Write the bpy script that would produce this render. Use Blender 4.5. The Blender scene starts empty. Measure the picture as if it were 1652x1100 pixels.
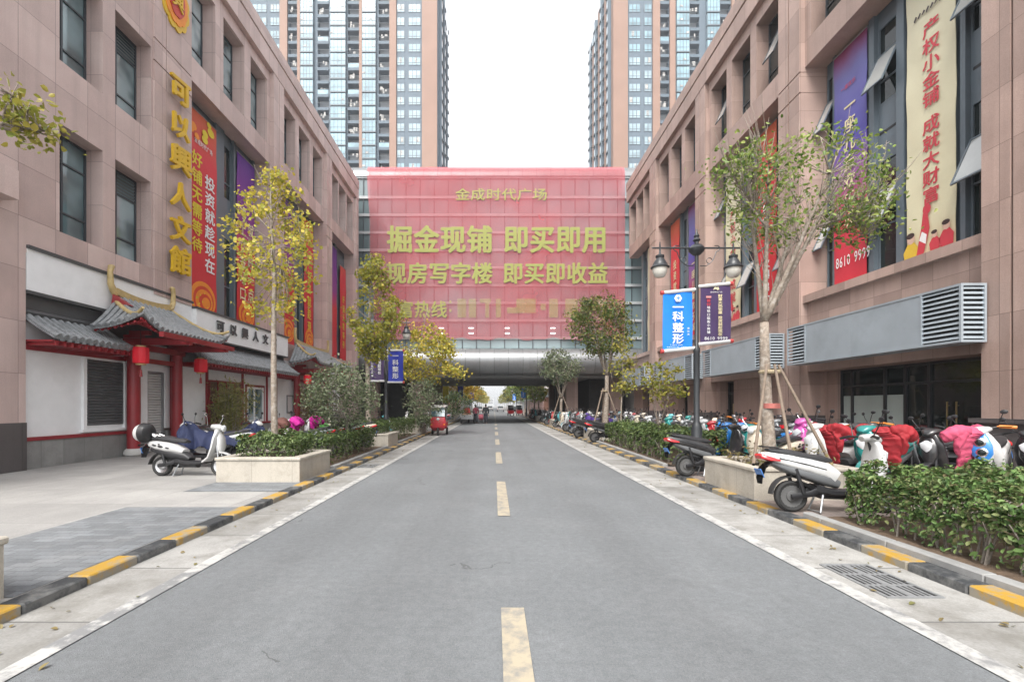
import bpy, math, random
import numpy as np
from mathutils import Vector, Matrix
sc = bpy.context.scene
COL = sc.collection
R = math.radians
rnd = random.Random(7)
nrng = np.random.default_rng(11)

# ---------------------------------------------------------------- camera, sky, sun, exposure
F, VX, VY, EYE = 750.0, 797.0, 654.0, 1.6
cam = bpy.data.cameras.new('camera'); camo = bpy.data.objects.new('camera', cam); COL.objects.link(camo)
camo.location = (0, 0, EYE); camo.rotation_euler = (R(90), 0, 0)
cam.sensor_width = 36; cam.lens = F / 1652 * 36
cam.shift_x = (826 - VX) / 1652; cam.shift_y = (VY - 550) / 1652
cam.clip_start = 0.05; cam.clip_end = 3000
sc.camera = camo

SUN_EL, SUN_AZ = 52, 200
w = bpy.data.worlds.new('World'); sc.world = w; w.use_nodes = True
nt = w.node_tree; bg = nt.nodes['Background']
sky = nt.nodes.new('ShaderNodeTexSky'); sky.sky_type = 'NISHITA'; sky.sun_disc = False
sky.sun_elevation = R(SUN_EL); sky.sun_rotation = R(SUN_AZ); sky.dust_density = 4.0; sky.air_density = 1.0
hs = nt.nodes.new('ShaderNodeHueSaturation'); hs.inputs['Saturation'].default_value = 0.14
nt.links.new(sky.outputs[0], hs.inputs['Color']); mx = nt.nodes.new('ShaderNodeMix'); mx.data_type = 'RGBA'; mx.inputs[0].default_value = .6; mx.inputs[7].default_value = (2.35, 2.4, 2.46, 1)   # even overcast veil over the clear-sky model
nt.links.new(hs.outputs[0], mx.inputs[6]); nt.links.new(mx.outputs[2], bg.inputs[0])
bg.inputs[1].default_value = 0.15
sun = bpy.data.lights.new('sun', 'SUN'); suno = bpy.data.objects.new('sun', sun); COL.objects.link(suno)
sun.energy = 1.2; sun.angle = R(25); sun.color = (1, .96, .90)
suno.rotation_euler = (R(90 - SUN_EL), 0, R(180 - SUN_AZ)); suno.location = (0, -20, 60)
sc.view_settings.view_transform = 'Standard'; sc.view_settings.look = 'None'
sc.view_settings.exposure = 1.82; sc.view_settings.gamma = 1
sc.cycles.max_bounces = 5; sc.cycles.transparent_max_bounces = 12; sc.cycles.use_denoising = True
sc.cycles.diffuse_bounces = 3; sc.cycles.glossy_bounces = 3; sc.cycles.transmission_bounces = 3

# ---------------------------------------------------------------- object helpers
ORG, KIDS = {}, {}
def thing(name, label, cat, loc=(0, 0, 0), group=None):
    o = bpy.data.objects.new(name, None); COL.objects.link(o); o.location = loc; o.empty_display_size = .2
    o['label'] = label; o['category'] = cat
    if group: o['group'] = group
    ORG[o.name] = Vector(loc); return o
def tag(o, label=None, cat=None, group=None, kind=None):
    if label: o['label'] = label
    if cat: o['category'] = cat
    if group: o['group'] = group
    if kind: o['kind'] = kind
    return o
def adopt(o, parent):
    o.parent = parent; KIDS.setdefault(parent.name, []).append(o)
def copy_tree(o, parent=None):
    c = o.copy(); COL.objects.link(c)
    ORG[c.name] = ORG.get(o.name, Vector())
    if parent is not None: adopt(c, parent)
    for ch in KIDS.get(o.name, []): copy_tree(ch, c)
    return c
def mesh_object(name, me, mats, parent=None, origin=None):
    o = bpy.data.objects.new(name, me); COL.objects.link(o)
    for m in (mats if isinstance(mats, (list, tuple)) else [mats]): me.materials.append(m)
    if parent is not None:
        og = ORG.get(parent.name, Vector()); adopt(o, parent); ORG[o.name] = og
        if og.length: me.transform(Matrix.Translation(-og))
    elif origin is not None:
        og = Vector(origin); ORG[o.name] = og; me.transform(Matrix.Translation(-og)); o.location = og
    else: ORG[o.name] = Vector()
    return o

class MB:
    def __init__(s): s.v, s.f, s.m = [], [], []
    def add(s, vs, fs, mi=0):
        b = len(s.v); s.v += [tuple(v) for v in vs]
        s.f += [tuple(i + b for i in f) for f in fs]; s.m += [mi] * len(fs); return s
    def merge(s, o, mi=None):
        b = len(s.v); s.v += o.v; s.f += [tuple(i + b for i in f) for f in o.f]
        s.m += (o.m if mi is None else [mi] * len(o.f)); return s
    def box(s, x0, x1, y0, y1, z0, z1, mi=0):
        if x0 > x1: x0, x1 = x1, x0
        if y0 > y1: y0, y1 = y1, y0
        if z0 > z1: z0, z1 = z1, z0
        return s.add([(x0,y0,z0),(x1,y0,z0),(x1,y1,z0),(x0,y1,z0),(x0,y0,z1),(x1,y0,z1),(x1,y1,z1),(x0,y1,z1)],
                     [(0,3,2,1),(4,5,6,7),(0,1,5,4),(1,2,6,5),(2,3,7,6),(3,0,4,7)], mi)
    def obox(s, c, sx, sy, sz, rot=None, mi=0):
        M = rot.to_matrix() if rot is not None and not isinstance(rot, Matrix) else (rot or Matrix.Identity(3))
        vs = []
        for z in (-1, 1):
            for x, y in ((-1,-1),(1,-1),(1,1),(-1,1)): vs.append(Vector(c) + M @ Vector((x*sx/2, y*sy/2, z*sz/2)))
        return s.add(vs, [(0,3,2,1),(4,5,6,7),(0,1,5,4),(1,2,6,5),(2,3,7,6),(3,0,4,7)], mi)
    def rings(s, rs, mi=0, cap=True, closed=True):
        n = len(rs[0]); vs = [p for r in rs for p in r]; fs = []
        for i in range(len(rs) - 1):
            for k in range(n if closed else n - 1):
                a, b = i*n + k, i*n + (k+1) % n; fs.append((a, b, b + n, a + n))
        if cap: fs.append(tuple(range(n))[::-1]); fs.append(tuple((len(rs)-1)*n + k for k in range(n)))
        return s.add(vs, fs, mi)
    def tube(s, pts, rad, n=8, mi=0, cap=True):
        pts = [Vector(p) for p in pts]
        if not isinstance(rad, (list, tuple)): rad = [rad] * len(pts)
        rs = []; up = None
        for i, p in enumerate(pts):
            t = (pts[min(i+1, len(pts)-1)] - pts[max(i-1, 0)])
            t = t.normalized() if t.length > 1e-9 else Vector((0, 0, 1))
            if up is None: up = Vector((0, 0, 1)) if abs(t.z) < .9 else Vector((1, 0, 0))
            a = t.cross(up)
            if a.length < 1e-6: a = t.cross(Vector((0, 1, 0)))
            a.normalize(); b = a.cross(t).normalized(); up = b
            rs.append([p + (a*math.cos(q) + b*math.sin(q))*rad[i] for q in [2*math.pi*k/n for k in range(n)]])
        return s.rings(rs, mi, cap)
    def lathe(s, c, prof, n=16, axis='z', mi=0):
        rs = []
        for r, h in prof:
            ring = []
            for k in range(n):
                q = 2*math.pi*k/n; a, b = r*math.cos(q), r*math.sin(q)
                ring.append({'z': (c[0]+a, c[1]+b, c[2]+h), 'y': (c[0]+b, c[1]+h, c[2]+a), 'x': (c[0]+h, c[1]+a, c[2]+b)}[axis])
            rs.append(ring)
        return s.rings(rs, mi)
    def ell(s, c, r, n=12, m=8, rot=None, mi=0):
        rs = []
        for i in range(m + 1):
            p = math.pi * (.02 + .96*i/m); ring = []
            for k in range(n):
                q = 2*math.pi*k/n
                v = Vector((r[0]*math.sin(p)*math.cos(q), r[1]*math.sin(p)*math.sin(q), -r[2]*math.cos(p)))
                if rot: v = rot.to_matrix() @ v
                ring.append(Vector(c) + v)
            rs.append(ring)
        return s.rings(rs, mi)
    def loft(s, secs, n=12, p=2.6, mi=0):
        # secs: (x, z, half width along y, half thickness across the path, [y]) in the x-z plane
        rs = []; L = len(secs)
        for i, q in enumerate(secs):
            a, b = secs[max(i-1, 0)], secs[min(i+1, L-1)]
            t = Vector((b[0]-a[0], 0, b[1]-a[1])); t = t.normalized() if t.length > 1e-9 else Vector((1,0,0))
            nrm = Vector((-t.z, 0, t.x)); y0 = q[4] if len(q) > 4 else 0; ring = []
            for k in range(n):
                th = 2*math.pi*(k+.5)/n; c, d = math.cos(th), math.sin(th)
                cy = math.copysign(abs(c)**(2/p), c)*q[2]; cn = math.copysign(abs(d)**(2/p), d)*q[3]
                ring.append(Vector((q[0], y0, q[1])) + Vector((0, cy, 0)) + nrm*cn)
            rs.append(ring)
        return s.rings(rs, mi)
    def transform(s, M):
        s.v = [tuple(M @ Vector(v)) for v in s.v]; return s
    def build(s, name, mats, parent=None, origin=None, smooth=False, bevel=0, seg=1):
        me = bpy.data.meshes.new(name); me.from_pydata(s.v, [], s.f)
        if any(s.m): me.polygons.foreach_set('material_index', s.m)
        if smooth: me.polygons.foreach_set('use_smooth', [True]*len(me.polygons))
        o = mesh_object(name, me, mats, parent, origin)
        if smooth == 'auto': me.set_sharp_from_angle(angle=R(40))
        if bevel:
            b = o.modifiers.new('bevel', 'BEVEL'); b.width = bevel; b.segments = seg; b.limit_method = 'ANGLE'; b.angle_limit = R(40)
        return o
def struct(name, mb, mats, **k):
    o = mb.build(name, mats, **k); o['kind'] = 'structure'; return o

def ground_at(px, py, z=0.08):
    D = F*(EYE - z)/(py - VY); return ((px - VX)*D/F, D)
def at(px, py, D): return Vector(((px - VX)*D/F, D, EYE - (py - VY)*D/F))

# ---------------------------------------------------------------- materials
MATS = {}
class NT:
    def __init__(s, m): s.t = m.node_tree; s.n = s.t.nodes; s.l = s.t.links
    def new(s, typ, **k):
        n = s.n.new('ShaderNode' + typ)
        for a, b in k.items(): setattr(n, a, b)
        return n
    def link(s, a, b): s.l.new(a, b)
    def math(s, op, a, b=None, clamp=False):
        n = s.new('Math', operation=op, use_clamp=clamp)
        for i, x in enumerate((a, b)):
            if x is None: continue
            if isinstance(x, (int, float)): n.inputs[i].default_value = x
            else: s.link(x, n.inputs[i])
        return n.outputs[0]
    def mix(s, fac, a, b, blend='MIX'):
        n = s.new('Mix', data_type='RGBA', blend_type=blend)
        for sock, x in ((n.inputs[0], fac), (n.inputs[6], a), (n.inputs[7], b)):
            if isinstance(x, (int, float)): sock.default_value = x
            elif isinstance(x, tuple): sock.default_value = (*x, 1) if len(x) == 3 else x
            else: s.link(x, sock)
        return n.outputs[2]
    def noise(s, scale, detail=3, vec=None, rough=.55):
        n = s.new('TexNoise'); n.inputs['Scale'].default_value = scale; n.inputs['Detail'].default_value = detail
        n.inputs['Roughness'].default_value = rough
        if vec is not None: s.link(vec, n.inputs['Vector'])
        return n.outputs['Fac']
    def ramp(s, fac, lo, hi):
        n = s.new('MapRange'); n.inputs[1].default_value = lo; n.inputs[2].default_value = hi
        s.link(fac, n.inputs[0]); return n.outputs[0]
    def pos(s): return s.new('NewGeometry').outputs['Position']
def base_mat(name):
    m = bpy.data.materials.new(name); m.use_nodes = True
    t = NT(m); b = m.node_tree.nodes['Principled BSDF']; return m, t, b
def mat(name, col, rough=.6, var=.12, scale=3., metal=0, bump=0, bscale=40, spec=.5, coat=0, fine=0, dirt=None, emit=0, objvar=0):
    if name in MATS: return MATS[name]
    m, t, b = base_mat(name)
    vec = t.pos() if not objvar else t.new('TexCoord').outputs['Object']
    c = None
    if var:
        f = t.ramp(t.noise(scale, 4, vec), .25, .75)
        c = t.mix(f, tuple(x*(1-var) for x in col), tuple(min(1, x*(1+var)) for x in col))
        if fine:
            f2 = t.ramp(t.noise(bscale*2.5, 2, vec), .3, .7)
            c = t.mix(fine, c, t.mix(f2, (.0, .0, .0), (1, 1, 1)), 'OVERLAY')
        if dirt:
            f3 = t.math('MULTIPLY', t.ramp(t.noise(dirt[1], 6, vec, .7), dirt[2], dirt[3]), dirt[4])
            c = t.mix(f3, c, dirt[0])
        t.link(c, b.inputs['Base Color'])
    else: b.inputs['Base Color'].default_value = (*col, 1)
    b.inputs['Roughness'].default_value = rough; b.inputs['Metallic'].default_value = metal
    b.inputs['Specular IOR Level'].default_value = spec
    if coat: b.inputs['Coat Weight'].default_value = coat; b.inputs['Coat Roughness'].default_value = .08
    if bump:
        bn = t.new('Bump'); bn.inputs['Strength'].default_value = bump; bn.inputs['Distance'].default_value = .02
        t.link(t.noise(bscale, 4, vec), bn.inputs['Height']); t.link(bn.outputs[0], b.inputs['Normal'])
    if emit:
        b.inputs['Emission Color'].default_value = (*col, 1); b.inputs['Emission Strength'].default_value = emit
    MATS[name] = m; return m
def joint_line(t, coord, period, width, off=0):
    a = t.math('ADD', coord, off + 1000*period)
    f = t.math('FRACT', t.math('DIVIDE', a, period))
    return t.math('LESS_THAN', f, width/period)
def panel_mat(name, col, py, pz, jw=.012, rough=.5, var=.1, jcol=.45, offy=0, offz=0, px=None, panelvar=.12, horiz=False, spec=.4, dirt=None, stagger=False, bump=.1):
    """cladding or paving with real joints: joints run along y and z on faces looking along x, and so on"""
    m, t, b = base_mat(name); geo = t.new('NewGeometry')
    sp = t.new('SeparateXYZ'); t.link(geo.outputs['Position'], sp.inputs[0])
    sn = t.new('SeparateXYZ'); t.link(geo.outputs['True Normal'], sn.inputs[0])
    X, Y, Z = sp.outputs
    ax = t.math('GREATER_THAN', t.math('ABSOLUTE', sn.outputs[0]), .6)
    px = px or py
    if horiz: U, V, pu, pv, ou, ov = X, Y, px, py, 0, offy
    else:
        U = t.math('ADD', t.math('MULTIPLY', Y, ax), t.math('MULTIPLY', X, t.math('SUBTRACT', 1, ax)))
        V, pu, pv, ou, ov = Z, py, pz, offy, offz
    iv = t.math('FLOOR', t.math('DIVIDE', t.math('ADD', V, ov + 1000*pv), pv))
    if stagger: U = t.math('ADD', U, t.math('MULTIPLY', t.math('MODULO', iv, 2.0), pu*.5))
    iu = t.math('FLOOR', t.math('DIVIDE', t.math('ADD', U, ou + 1000*pu), pu))
    j = t.math('MAXIMUM', joint_line(t, U, pu, jw, ou), joint_line(t, V, pv, jw, ov))
    wn = t.new('TexWhiteNoise', noise_dimensions='2D'); cv = t.new('CombineXYZ'); t.link(iu, cv.inputs[0]); t.link(iv, cv.inputs[1]); t.link(cv.outputs[0], wn.inputs['Vector'])
    f = t.ramp(t.noise(1.3, 5, geo.outputs['Position']), .25, .75)
    c = t.mix(f, tuple(x*(1-var) for x in col), tuple(min(1, x*(1+var)) for x in col))
    g = t.ramp(t.noise(55, 2, geo.outputs['Position']), .3, .7)
    c = t.mix(.13, c, t.mix(g, (.1,.1,.1), (.9,.9,.9)), 'OVERLAY')
    pvn = t.ramp(wn.outputs['Value'], 0, 1)
    c = t.mix(panelvar, c, t.mix(pvn, (0,0,0), (1,1,1)), 'OVERLAY')
    if dirt:
        f3 = t.math('MULTIPLY', t.ramp(t.noise(dirt[1], 6, geo.outputs['Position'], .7), dirt[2], dirt[3]), dirt[4]); c = t.mix(f3, c, dirt[0])
    if not horiz:   # rain streaks and grime running down the stone
        mp = t.new('Mapping'); mp.inputs['Scale'].default_value = (2.6, 2.6, .11); t.link(geo.outputs['Position'], mp.inputs[0])
        sk = t.math('MULTIPLY', t.ramp(t.noise(1.0, 6, mp.outputs[0], .65), .48, .74), .34); c = t.mix(sk, c, tuple(x*.52 for x in col))
        lt = t.math('MULTIPLY', t.ramp(t.noise(.55, 4, geo.outputs['Position'], .6), .5, .75), .22); c = t.mix(lt, c, tuple(min(1, x*1.3) for x in col))
    c = t.mix(j, c, tuple(x*jcol for x in col))
    t.link(c, b.inputs['Base Color']); b.inputs['Roughness'].default_value = rough; b.inputs['Specular IOR Level'].default_value = spec
    bn = t.new('Bump'); bn.inputs['Strength'].default_value = .5; bn.inputs['Distance'].default_value = .01
    t.link(t.math('ADD', t.math('MULTIPLY', j, -1), t.math('MULTIPLY', g, bump)), bn.inputs['Height']); t.link(bn.outputs[0], b.inputs['Normal'])
    MATS[name] = m; return m
def leaf_mat(name, cols, trans=.35, rough=.5):
    if name in MATS: return MATS[name]
    m, t, b = base_mat(name); geo = t.new('NewGeometry')
    cr = t.new('ValToRGB'); el = cr.color_ramp.elements
    while len(el) < len(cols): el.new(.5)
    for i, c in enumerate(cols): el[i].position = i/(len(cols)-1); el[i].color = (*c, 1)
    t.link(geo.outputs['Random Per Island'], cr.inputs[0])
    t.link(cr.outputs[0], b.inputs['Base Color']); b.inputs['Roughness'].default_value = rough
    b.inputs['Specular IOR Level'].default_value = .35
    tr = t.new('BsdfTranslucent'); t.link(cr.outputs[0], tr.inputs[0])
    ms = t.new('MixShader'); ms.inputs[0].default_value = trans
    out = m.node_tree.nodes['Material Output']; t.link(b.outputs[0], ms.inputs[1]); t.link(tr.outputs[0], ms.inputs[2]); t.link(ms.outputs[0], out.inputs[0])
    MATS[name] = m; return m
def glass_mat(name, col, rough=.06, refl=.5, var=.25, scale=.35, pale=None):
    """opaque dark glazing: tinted body colour under a clear reflecting coat"""
    m, t, b = base_mat(name)
    f = t.ramp(t.noise(scale, 2, t.pos()), .35, .65)
    c = t.mix(f, tuple(x*(1-var) for x in col), tuple(min(1, x*(1+var)) for x in col))
    if pale:   # pale sky reflections painted into some of the panes
        oi = t.new('ObjectInfo'); c = t.mix(t.math('MULTIPLY', t.math('POWER', oi.outputs['Random'], 2.0), t.ramp(t.noise(.9, 2, t.pos()), .42, .56)), c, pale)
    t.link(c, b.inputs['Base Color'])
    b.inputs['Roughness'].default_value = rough; b.inputs['Specular IOR Level'].default_value = refl
    b.inputs['Coat Weight'].default_value = refl; b.inputs['Coat Roughness'].default_value = .02
    bn = t.new('Bump'); bn.inputs['Strength'].default_value = .06; bn.inputs['Distance'].default_value = .05
    t.link(t.noise(.8, 1, t.pos()), bn.inputs['Height']); t.link(bn.outputs[0], b.inputs['Normal'])
    MATS[name] = m; return m

STONE = (.385, .268, .238)
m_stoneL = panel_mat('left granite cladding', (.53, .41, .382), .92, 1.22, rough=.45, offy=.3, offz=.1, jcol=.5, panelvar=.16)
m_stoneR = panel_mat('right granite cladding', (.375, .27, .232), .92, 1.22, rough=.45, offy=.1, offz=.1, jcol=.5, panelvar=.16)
m_base = panel_mat('dark granite base', (.095, .085, .085), 1.2, 1.3, rough=.3, jcol=.5, spec=.5)
m_alu = mat('grey blue aluminium', (.115, .145, .17), .4, .06, metal=0, spec=.5)
m_frame = mat('dark window frame', (.045, .055, .065), .4, .05)
m_glass = glass_mat('tinted facade glass', (.11, .185, .205), .05, .9, .5, .9, (.50, .60, .63))
m_glassdk = glass_mat('dark recess glass', (.012, .018, .018), .05, .35)
m_louvre = mat('louvre metal', (.12, .14, .15), .5, .1)
m_white = mat('white render', (.80, .81, .82), .75, .05, dirt=((.5, .5, .48), 1.2, .55, .8, .25))
m_roofcap = mat('dark cap metal', (.07, .072, .075), .5, .1)
m_red = mat('dark red lacquer', (.26, .022, .028), .42, .15, spec=.5)
m_tile = mat('grey clay roof tile', (.22, .23, .24), .55, .35, scale=9, bump=.2)
m_gold = mat('yellow glazed ridge', (.48, .36, .16), .4, .2, scale=8)
m_black = mat('black plastic', (.016, .016, .018), .45, .1)
m_blackmetal = mat('black painted metal', (.03, .033, .037), .35, .1, spec=.5)
m_tyre = mat('tyre rubber', (.02, .02, .02), .8, .2, objvar=1)
m_chrome = mat('brushed metal', (.5, .5, .51), .25, .05, metal=1)
m_steel = mat('grey steel', (.3, .31, .32), .4, .1, metal=.6)
m_seat = mat('black vinyl seat', (.03, .03, .033), .5, .1)
m_redlight = mat('red lamp lens', (.5, .015, .02), .15, 0, spec=.7)
m_lens = mat('clear lamp lens', (.6, .62, .64), .1, 0, spec=.8)
m_planter = panel_mat('planter stone', (.42, .385, .33), .8, 2.0, jw=.008, jcol=.6, rough=.6, px=.8, dirt=((.2, .18, .14), 2.5, .48, .72, .55), panelvar=.08)
m_soil = mat('soil', (.11, .075, .05), .9, .35, scale=14, bump=.8, bscale=30)
m_bark = mat('pale bark', (.25, .205, .165), .85, .35, scale=18, bump=.6, bscale=40, dirt=((.36, .33, .29), 9, .5, .6, .7))
m_barkg = mat('grey bark', (.24, .21, .18), .85, .3, scale=18, bump=.5, bscale=40)
m_stake = mat('weathered pole', (.19, .145, .11), .8, .25, scale=12)
m_concrete = mat('concrete soffit', (.38, .39, .39), .8, .15)
# ---------------------------------------------------------------- ground, road, pavements
m_ground = mat('far ground', (.22, .21, .20), .9, .2, scale=.3)
struct('ground', MB().add([(-900,-60,-.03),(900,-60,-.03),(900,1800,-.03),(-900,1800,-.03)], [(0,1,2,3)]), m_ground)
m_asph = mat('worn asphalt', (.152, .161, .168), .82, .12, scale=.55, bump=.5, bscale=140, fine=.28, dirt=((.23, .235, .24), .9, .5, .8, .4))
_, t, b = m_asph, NT(m_asph), m_asph.node_tree.nodes['Principled BSDF']
# tyre-polished tracks and fine cracks across the asphalt
prev = b.inputs['Base Color'].links[0].from_socket
mp = t.new('Mapping'); mp.inputs['Scale'].default_value = (1.1, .05, 1); t.link(t.pos(), mp.inputs[0])
c2 = t.mix(t.math('MULTIPLY', t.ramp(t.noise(1.0, 5, mp.outputs[0]), .42, .68), .42), prev, (.105, .108, .112))
spk = t.ramp(t.noise(60, 3, t.pos(), .7), .35, .65); spk2 = t.ramp(t.noise(13, 4, t.pos(), .7), .3, .7)
c2 = t.mix(.18, c2, t.mix(spk, (.12, .12, .12), (.88, .88, .88)), 'OVERLAY'); c2 = t.mix(.22, c2, t.mix(spk2, (.2, .2, .2), (.8, .8, .8)), 'OVERLAY')
vo = t.new('TexVoronoi', feature='DISTANCE_TO_EDGE'); vo.inputs['Scale'].default_value = .35
nv = t.new('TexNoise'); nv.inputs['Scale'].default_value = 1.5; nv.inputs['Detail'].default_value = 6; t.link(t.pos(), nv.inputs['Vector'])
va = t.new('VectorMath', operation='ADD'); t.link(t.pos(), va.inputs[0]); t.link(nv.outputs['Color'], va.inputs[1]); t.link(va.outputs[0], vo.inputs['Vector'])
crk = t.math('MULTIPLY', t.math('LESS_THAN', vo.outputs['Distance'], .0035), t.math('GREATER_THAN', t.noise(.4, 2, t.pos()), .56))
oil = t.math('MULTIPLY', t.ramp(t.noise(.75, 5, t.pos(), .62), .60, .72), .28)
c3 = t.mix(oil, t.mix(t.math('MULTIPLY', crk, .6), c2, (.06, .06, .06)), (.085, .085, .088)); t.link(c3, b.inputs['Base Color'])
struct('road', MB().add([(-3.65,-8,0),(4.05,-8,0),(4.05,420,0),(-3.65,420,0)], [(0,1,2,3)]), m_asph)

m_gut = panel_mat('gutter concrete', (.285, .28, .268), 1.14, 5, jw=.02, horiz=True, px=50, rough=.8, jcol=.45, panelvar=.18, dirt=((.13, .122, .105), 1.6, .44, .66, .65))
g = MB()
g.add([(-3.62,-8,.004),(-2.93,-8,.004),(-2.93,200,.004),(-3.62,200,.004)], [(0,1,2,3)])
g.add([(3.13,-8,.004),(4.02,-8,.004),(4.02,200,.004),(3.13,200,.004)], [(0,1,2,3)])
struct('gutter_slab', g, m_gut)

def worn_paint(name, col, under, lo, hi, scale=6):
    m, t, b = base_mat(name)
    gn = t.new('NewGeometry'); sn = t.new('SeparateXYZ'); t.link(gn.outputs['Normal'], sn.inputs[0])
    side = t.math('MULTIPLY', t.math('SUBTRACT', 1, t.math('ABSOLUTE', sn.outputs[2])), .09)
    f = t.ramp(t.math('ADD', t.noise(scale, 8, t.pos(), .7), side), lo, hi)
    f2 = t.math('MULTIPLY', t.ramp(t.noise(1.2, 3, t.pos()), .3, .7), .3)
    c = t.mix(f, t.mix(f2, col, tuple(x*.75 for x in col)), under)
    t.link(c, b.inputs['Base Color']); b.inputs['Roughness'].default_value = .75; return m
m_line = worn_paint('worn white paint', (.43, .425, .41), (.20, .20, .20), .45, .62)
m_dash = worn_paint('worn cream paint', (.38, .33, .245), (.19, .188, .18), .44, .66)
ln = MB()
def sheet(mb, x0, x1, y0, y1, z): mb.add([(x0,y0,z),(x1,y0,z),(x1,y1,z),(x0,y1,z)], [(0,1,2,3)])
sheet(ln, 2.98, 3.14, -6, 200, .008)
for y0, y1 in ((2.6, 3.05), (4.45, 200)): sheet(ln, -2.97, -2.83, y0, y1, .008)
struct('edge_line', ln, m_line)
ln = MB(); sheet(ln, -2.97, -2.83, 3.05, 4.45, .008); struct('edge_line', ln, worn_paint('almost gone white paint', (.43, .425, .41), (.19, .192, .195), .36, .50))
ds = MB(); y = .62
while y < 170: sheet(ds, .055, .235, y, y + 3.05, .008); y += 6.1
struct('centre_line', ds, m_dash)

m_pave = panel_mat('pale paving', (.305, .298, .287), 1.2, 5, jw=.012, horiz=True, px=.8, rough=.75, jcol=.72, panelvar=.12, dirt=((.22, .215, .21), .7, .42, .68, .65))
m_brick = panel_mat('grey brick paving', (.165, .175, .185), .115, 5, jw=.008, horiz=True, px=.23, rough=.75, jcol=.6, panelvar=.2, stagger=True, dirt=((.26, .26, .26), 1.5, .5, .75, .5))
m_paveR = panel_mat('brown brick paving', (.23, .19, .172), .12, 5, jw=.01, horiz=True, px=.24, rough=.8, jcol=.6, panelvar=.2, stagger=True, dirt=((.2, .18, .17), 1.5, .5, .8, .4))
struct('pavement_left', MB().box(-16, -3.80, -8, 200, -.02, .08), m_pave)
struct('pavement_right', MB().box(4.21, 16, -8, 200, -.02, .08), m_paveR)
bp = MB()
for y0, y1 in ((-4, 1.9), (3.68, 6.95), (8.2, 9.2)): sheet(bp, -5.5, -3.81, y0, y1, .084)
struct('paving_strip', bp, m_brick)
# kerbs: alternate yellow and black stones, each a 0.576 m block with a gap
m_ky = worn_paint('kerb yellow', (.40, .235, .03), (.25, .225, .18), .475, .60, 5)
m_kb = worn_paint('kerb black', (.036, .039, .043), (.15, .15, .147), .47, .68, 5)
m_kg = mat('bare kerb stone', (.27, .27, .265), .8, .2, scale=5, dirt=((.2,.2,.2), 4, .5, .75, .5))
def kerb(name, x0, x1, y0, ph):
    k = MB(); y = y0; i = ph
    while y < 62:
        mi = i % 2
        k.box(x0, x1, y, y + .566, -.02, .088 + rnd.uniform(-.004, .004), mi); y += .576; i += 1
    while y < 200: k.box(x0, x1, y, y + 2.3, -.02, .088, 2); y += 2.304
    struct(name, k, [m_ky, m_kb, m_kg], bevel=.012)
kerb('kerb_left', -3.80, -3.60, -1.05, 1)
kerb('kerb_right', 4.0, 4.205, -1.25, 0)
def bedkerb(name, x0, x1, y0, y1, z=.15):
    k = MB(); y = y0
    while y < y1 - .05:
        l = min(1.0, y1 - y); k.box(x0, x1, y, y + l - .008, .0, z); y += l
    struct(name, k, m_kg, bevel=.01)
bedkerb('bed_kerb', 4.21, 4.34, -1, 6.35)
bedkerb('bed_kerb', 4.21, 4.34, 11.6, 19.9)
bedkerb('bed_kerb', -3.95, -3.82, 11.2, 16.8)
bedkerb('bed_kerb', -3.95, -3.82, 18.8, 24.5)
so = MB()
for x0, x1, y0, y1 in ((4.34, 7.2, -1, 6.2), (4.34, 6.2, 11.6, 19.8), (-5.5, -3.95, 11.2, 16.8), (-5.5, -3.95, 18.8, 24.5)):
    n = 24
    vs = [(x0 + (x1-x0)*i/n, y0 + (y1-y0)*j/n, .10 + .035*rnd.random()) for j in range(n+1) for i in range(n+1)]
    so.add(vs, [(j*(n+1)+i, j*(n+1)+i+1, (j+1)*(n+1)+i+1, (j+1)*(n+1)+i) for j in range(n) for i in range(n)])
struct('bed_soil', so, m_soil, smooth=True)

# drain grates
def grate(x0, x1, y0, y1, label):
    t = thing('drain_grate', label, 'drain', ((x0+x1)/2, (y0+y1)/2, 0), 'gutter drain grates')
    fr = MB(); e = .03
    fr.box(x0, x0+e, y0, y1, .0, .014).box(x1-e, x1, y0, y1, .0, .014)
    n = 3; L = (y1-y0)/n
    for k in range(n+1): fr.box(x0+e, x1-e, y0+k*L-(.0 if k == 0 else e/2)-(e/2 if k == n else 0), y0+k*L+e/2+(e/2 if k == 0 else 0), .0, .013)
    fr.build('frame', mat('cast iron', (.20, .205, .21), .6, .2, scale=20), t)
    pit = MB(); pit.box(x0+e, x1-e, y0+e, y1-e, .0045, .0065); pit.build('pit', mat('drain shade black', (.006, .006, .006), .9, 0), t)  # near-black plate paints the shade inside the drain
    for k in range(n):
        bars = MB(); w_ = x1-x0-2*e; m_ = 9
        for i in range(1, m_): 
            xx = x0+e+w_*i/m_; bars.box(xx-.011, xx+.011, y0+k*L+e/2+.004, y0+(k+1)*L-e/2-.004, .0065, .012)
        bars.box(x0+e+w_*.5-.014, x0+e+w_*.5+.014, y0+k*L+.02, y0+k*L+L-.02, .0065, .0125)
        bars.build('bars', MATS['cast iron'], t)
grate(3.26, 3.74, 3.85, 4.66, 'iron drain grate in the gutter beside the near clipped hedge')
grate(-3.55, -3.1, 11.9, 12.6, 'iron drain grate in the gutter past the near stone planter on the shop side')

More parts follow.
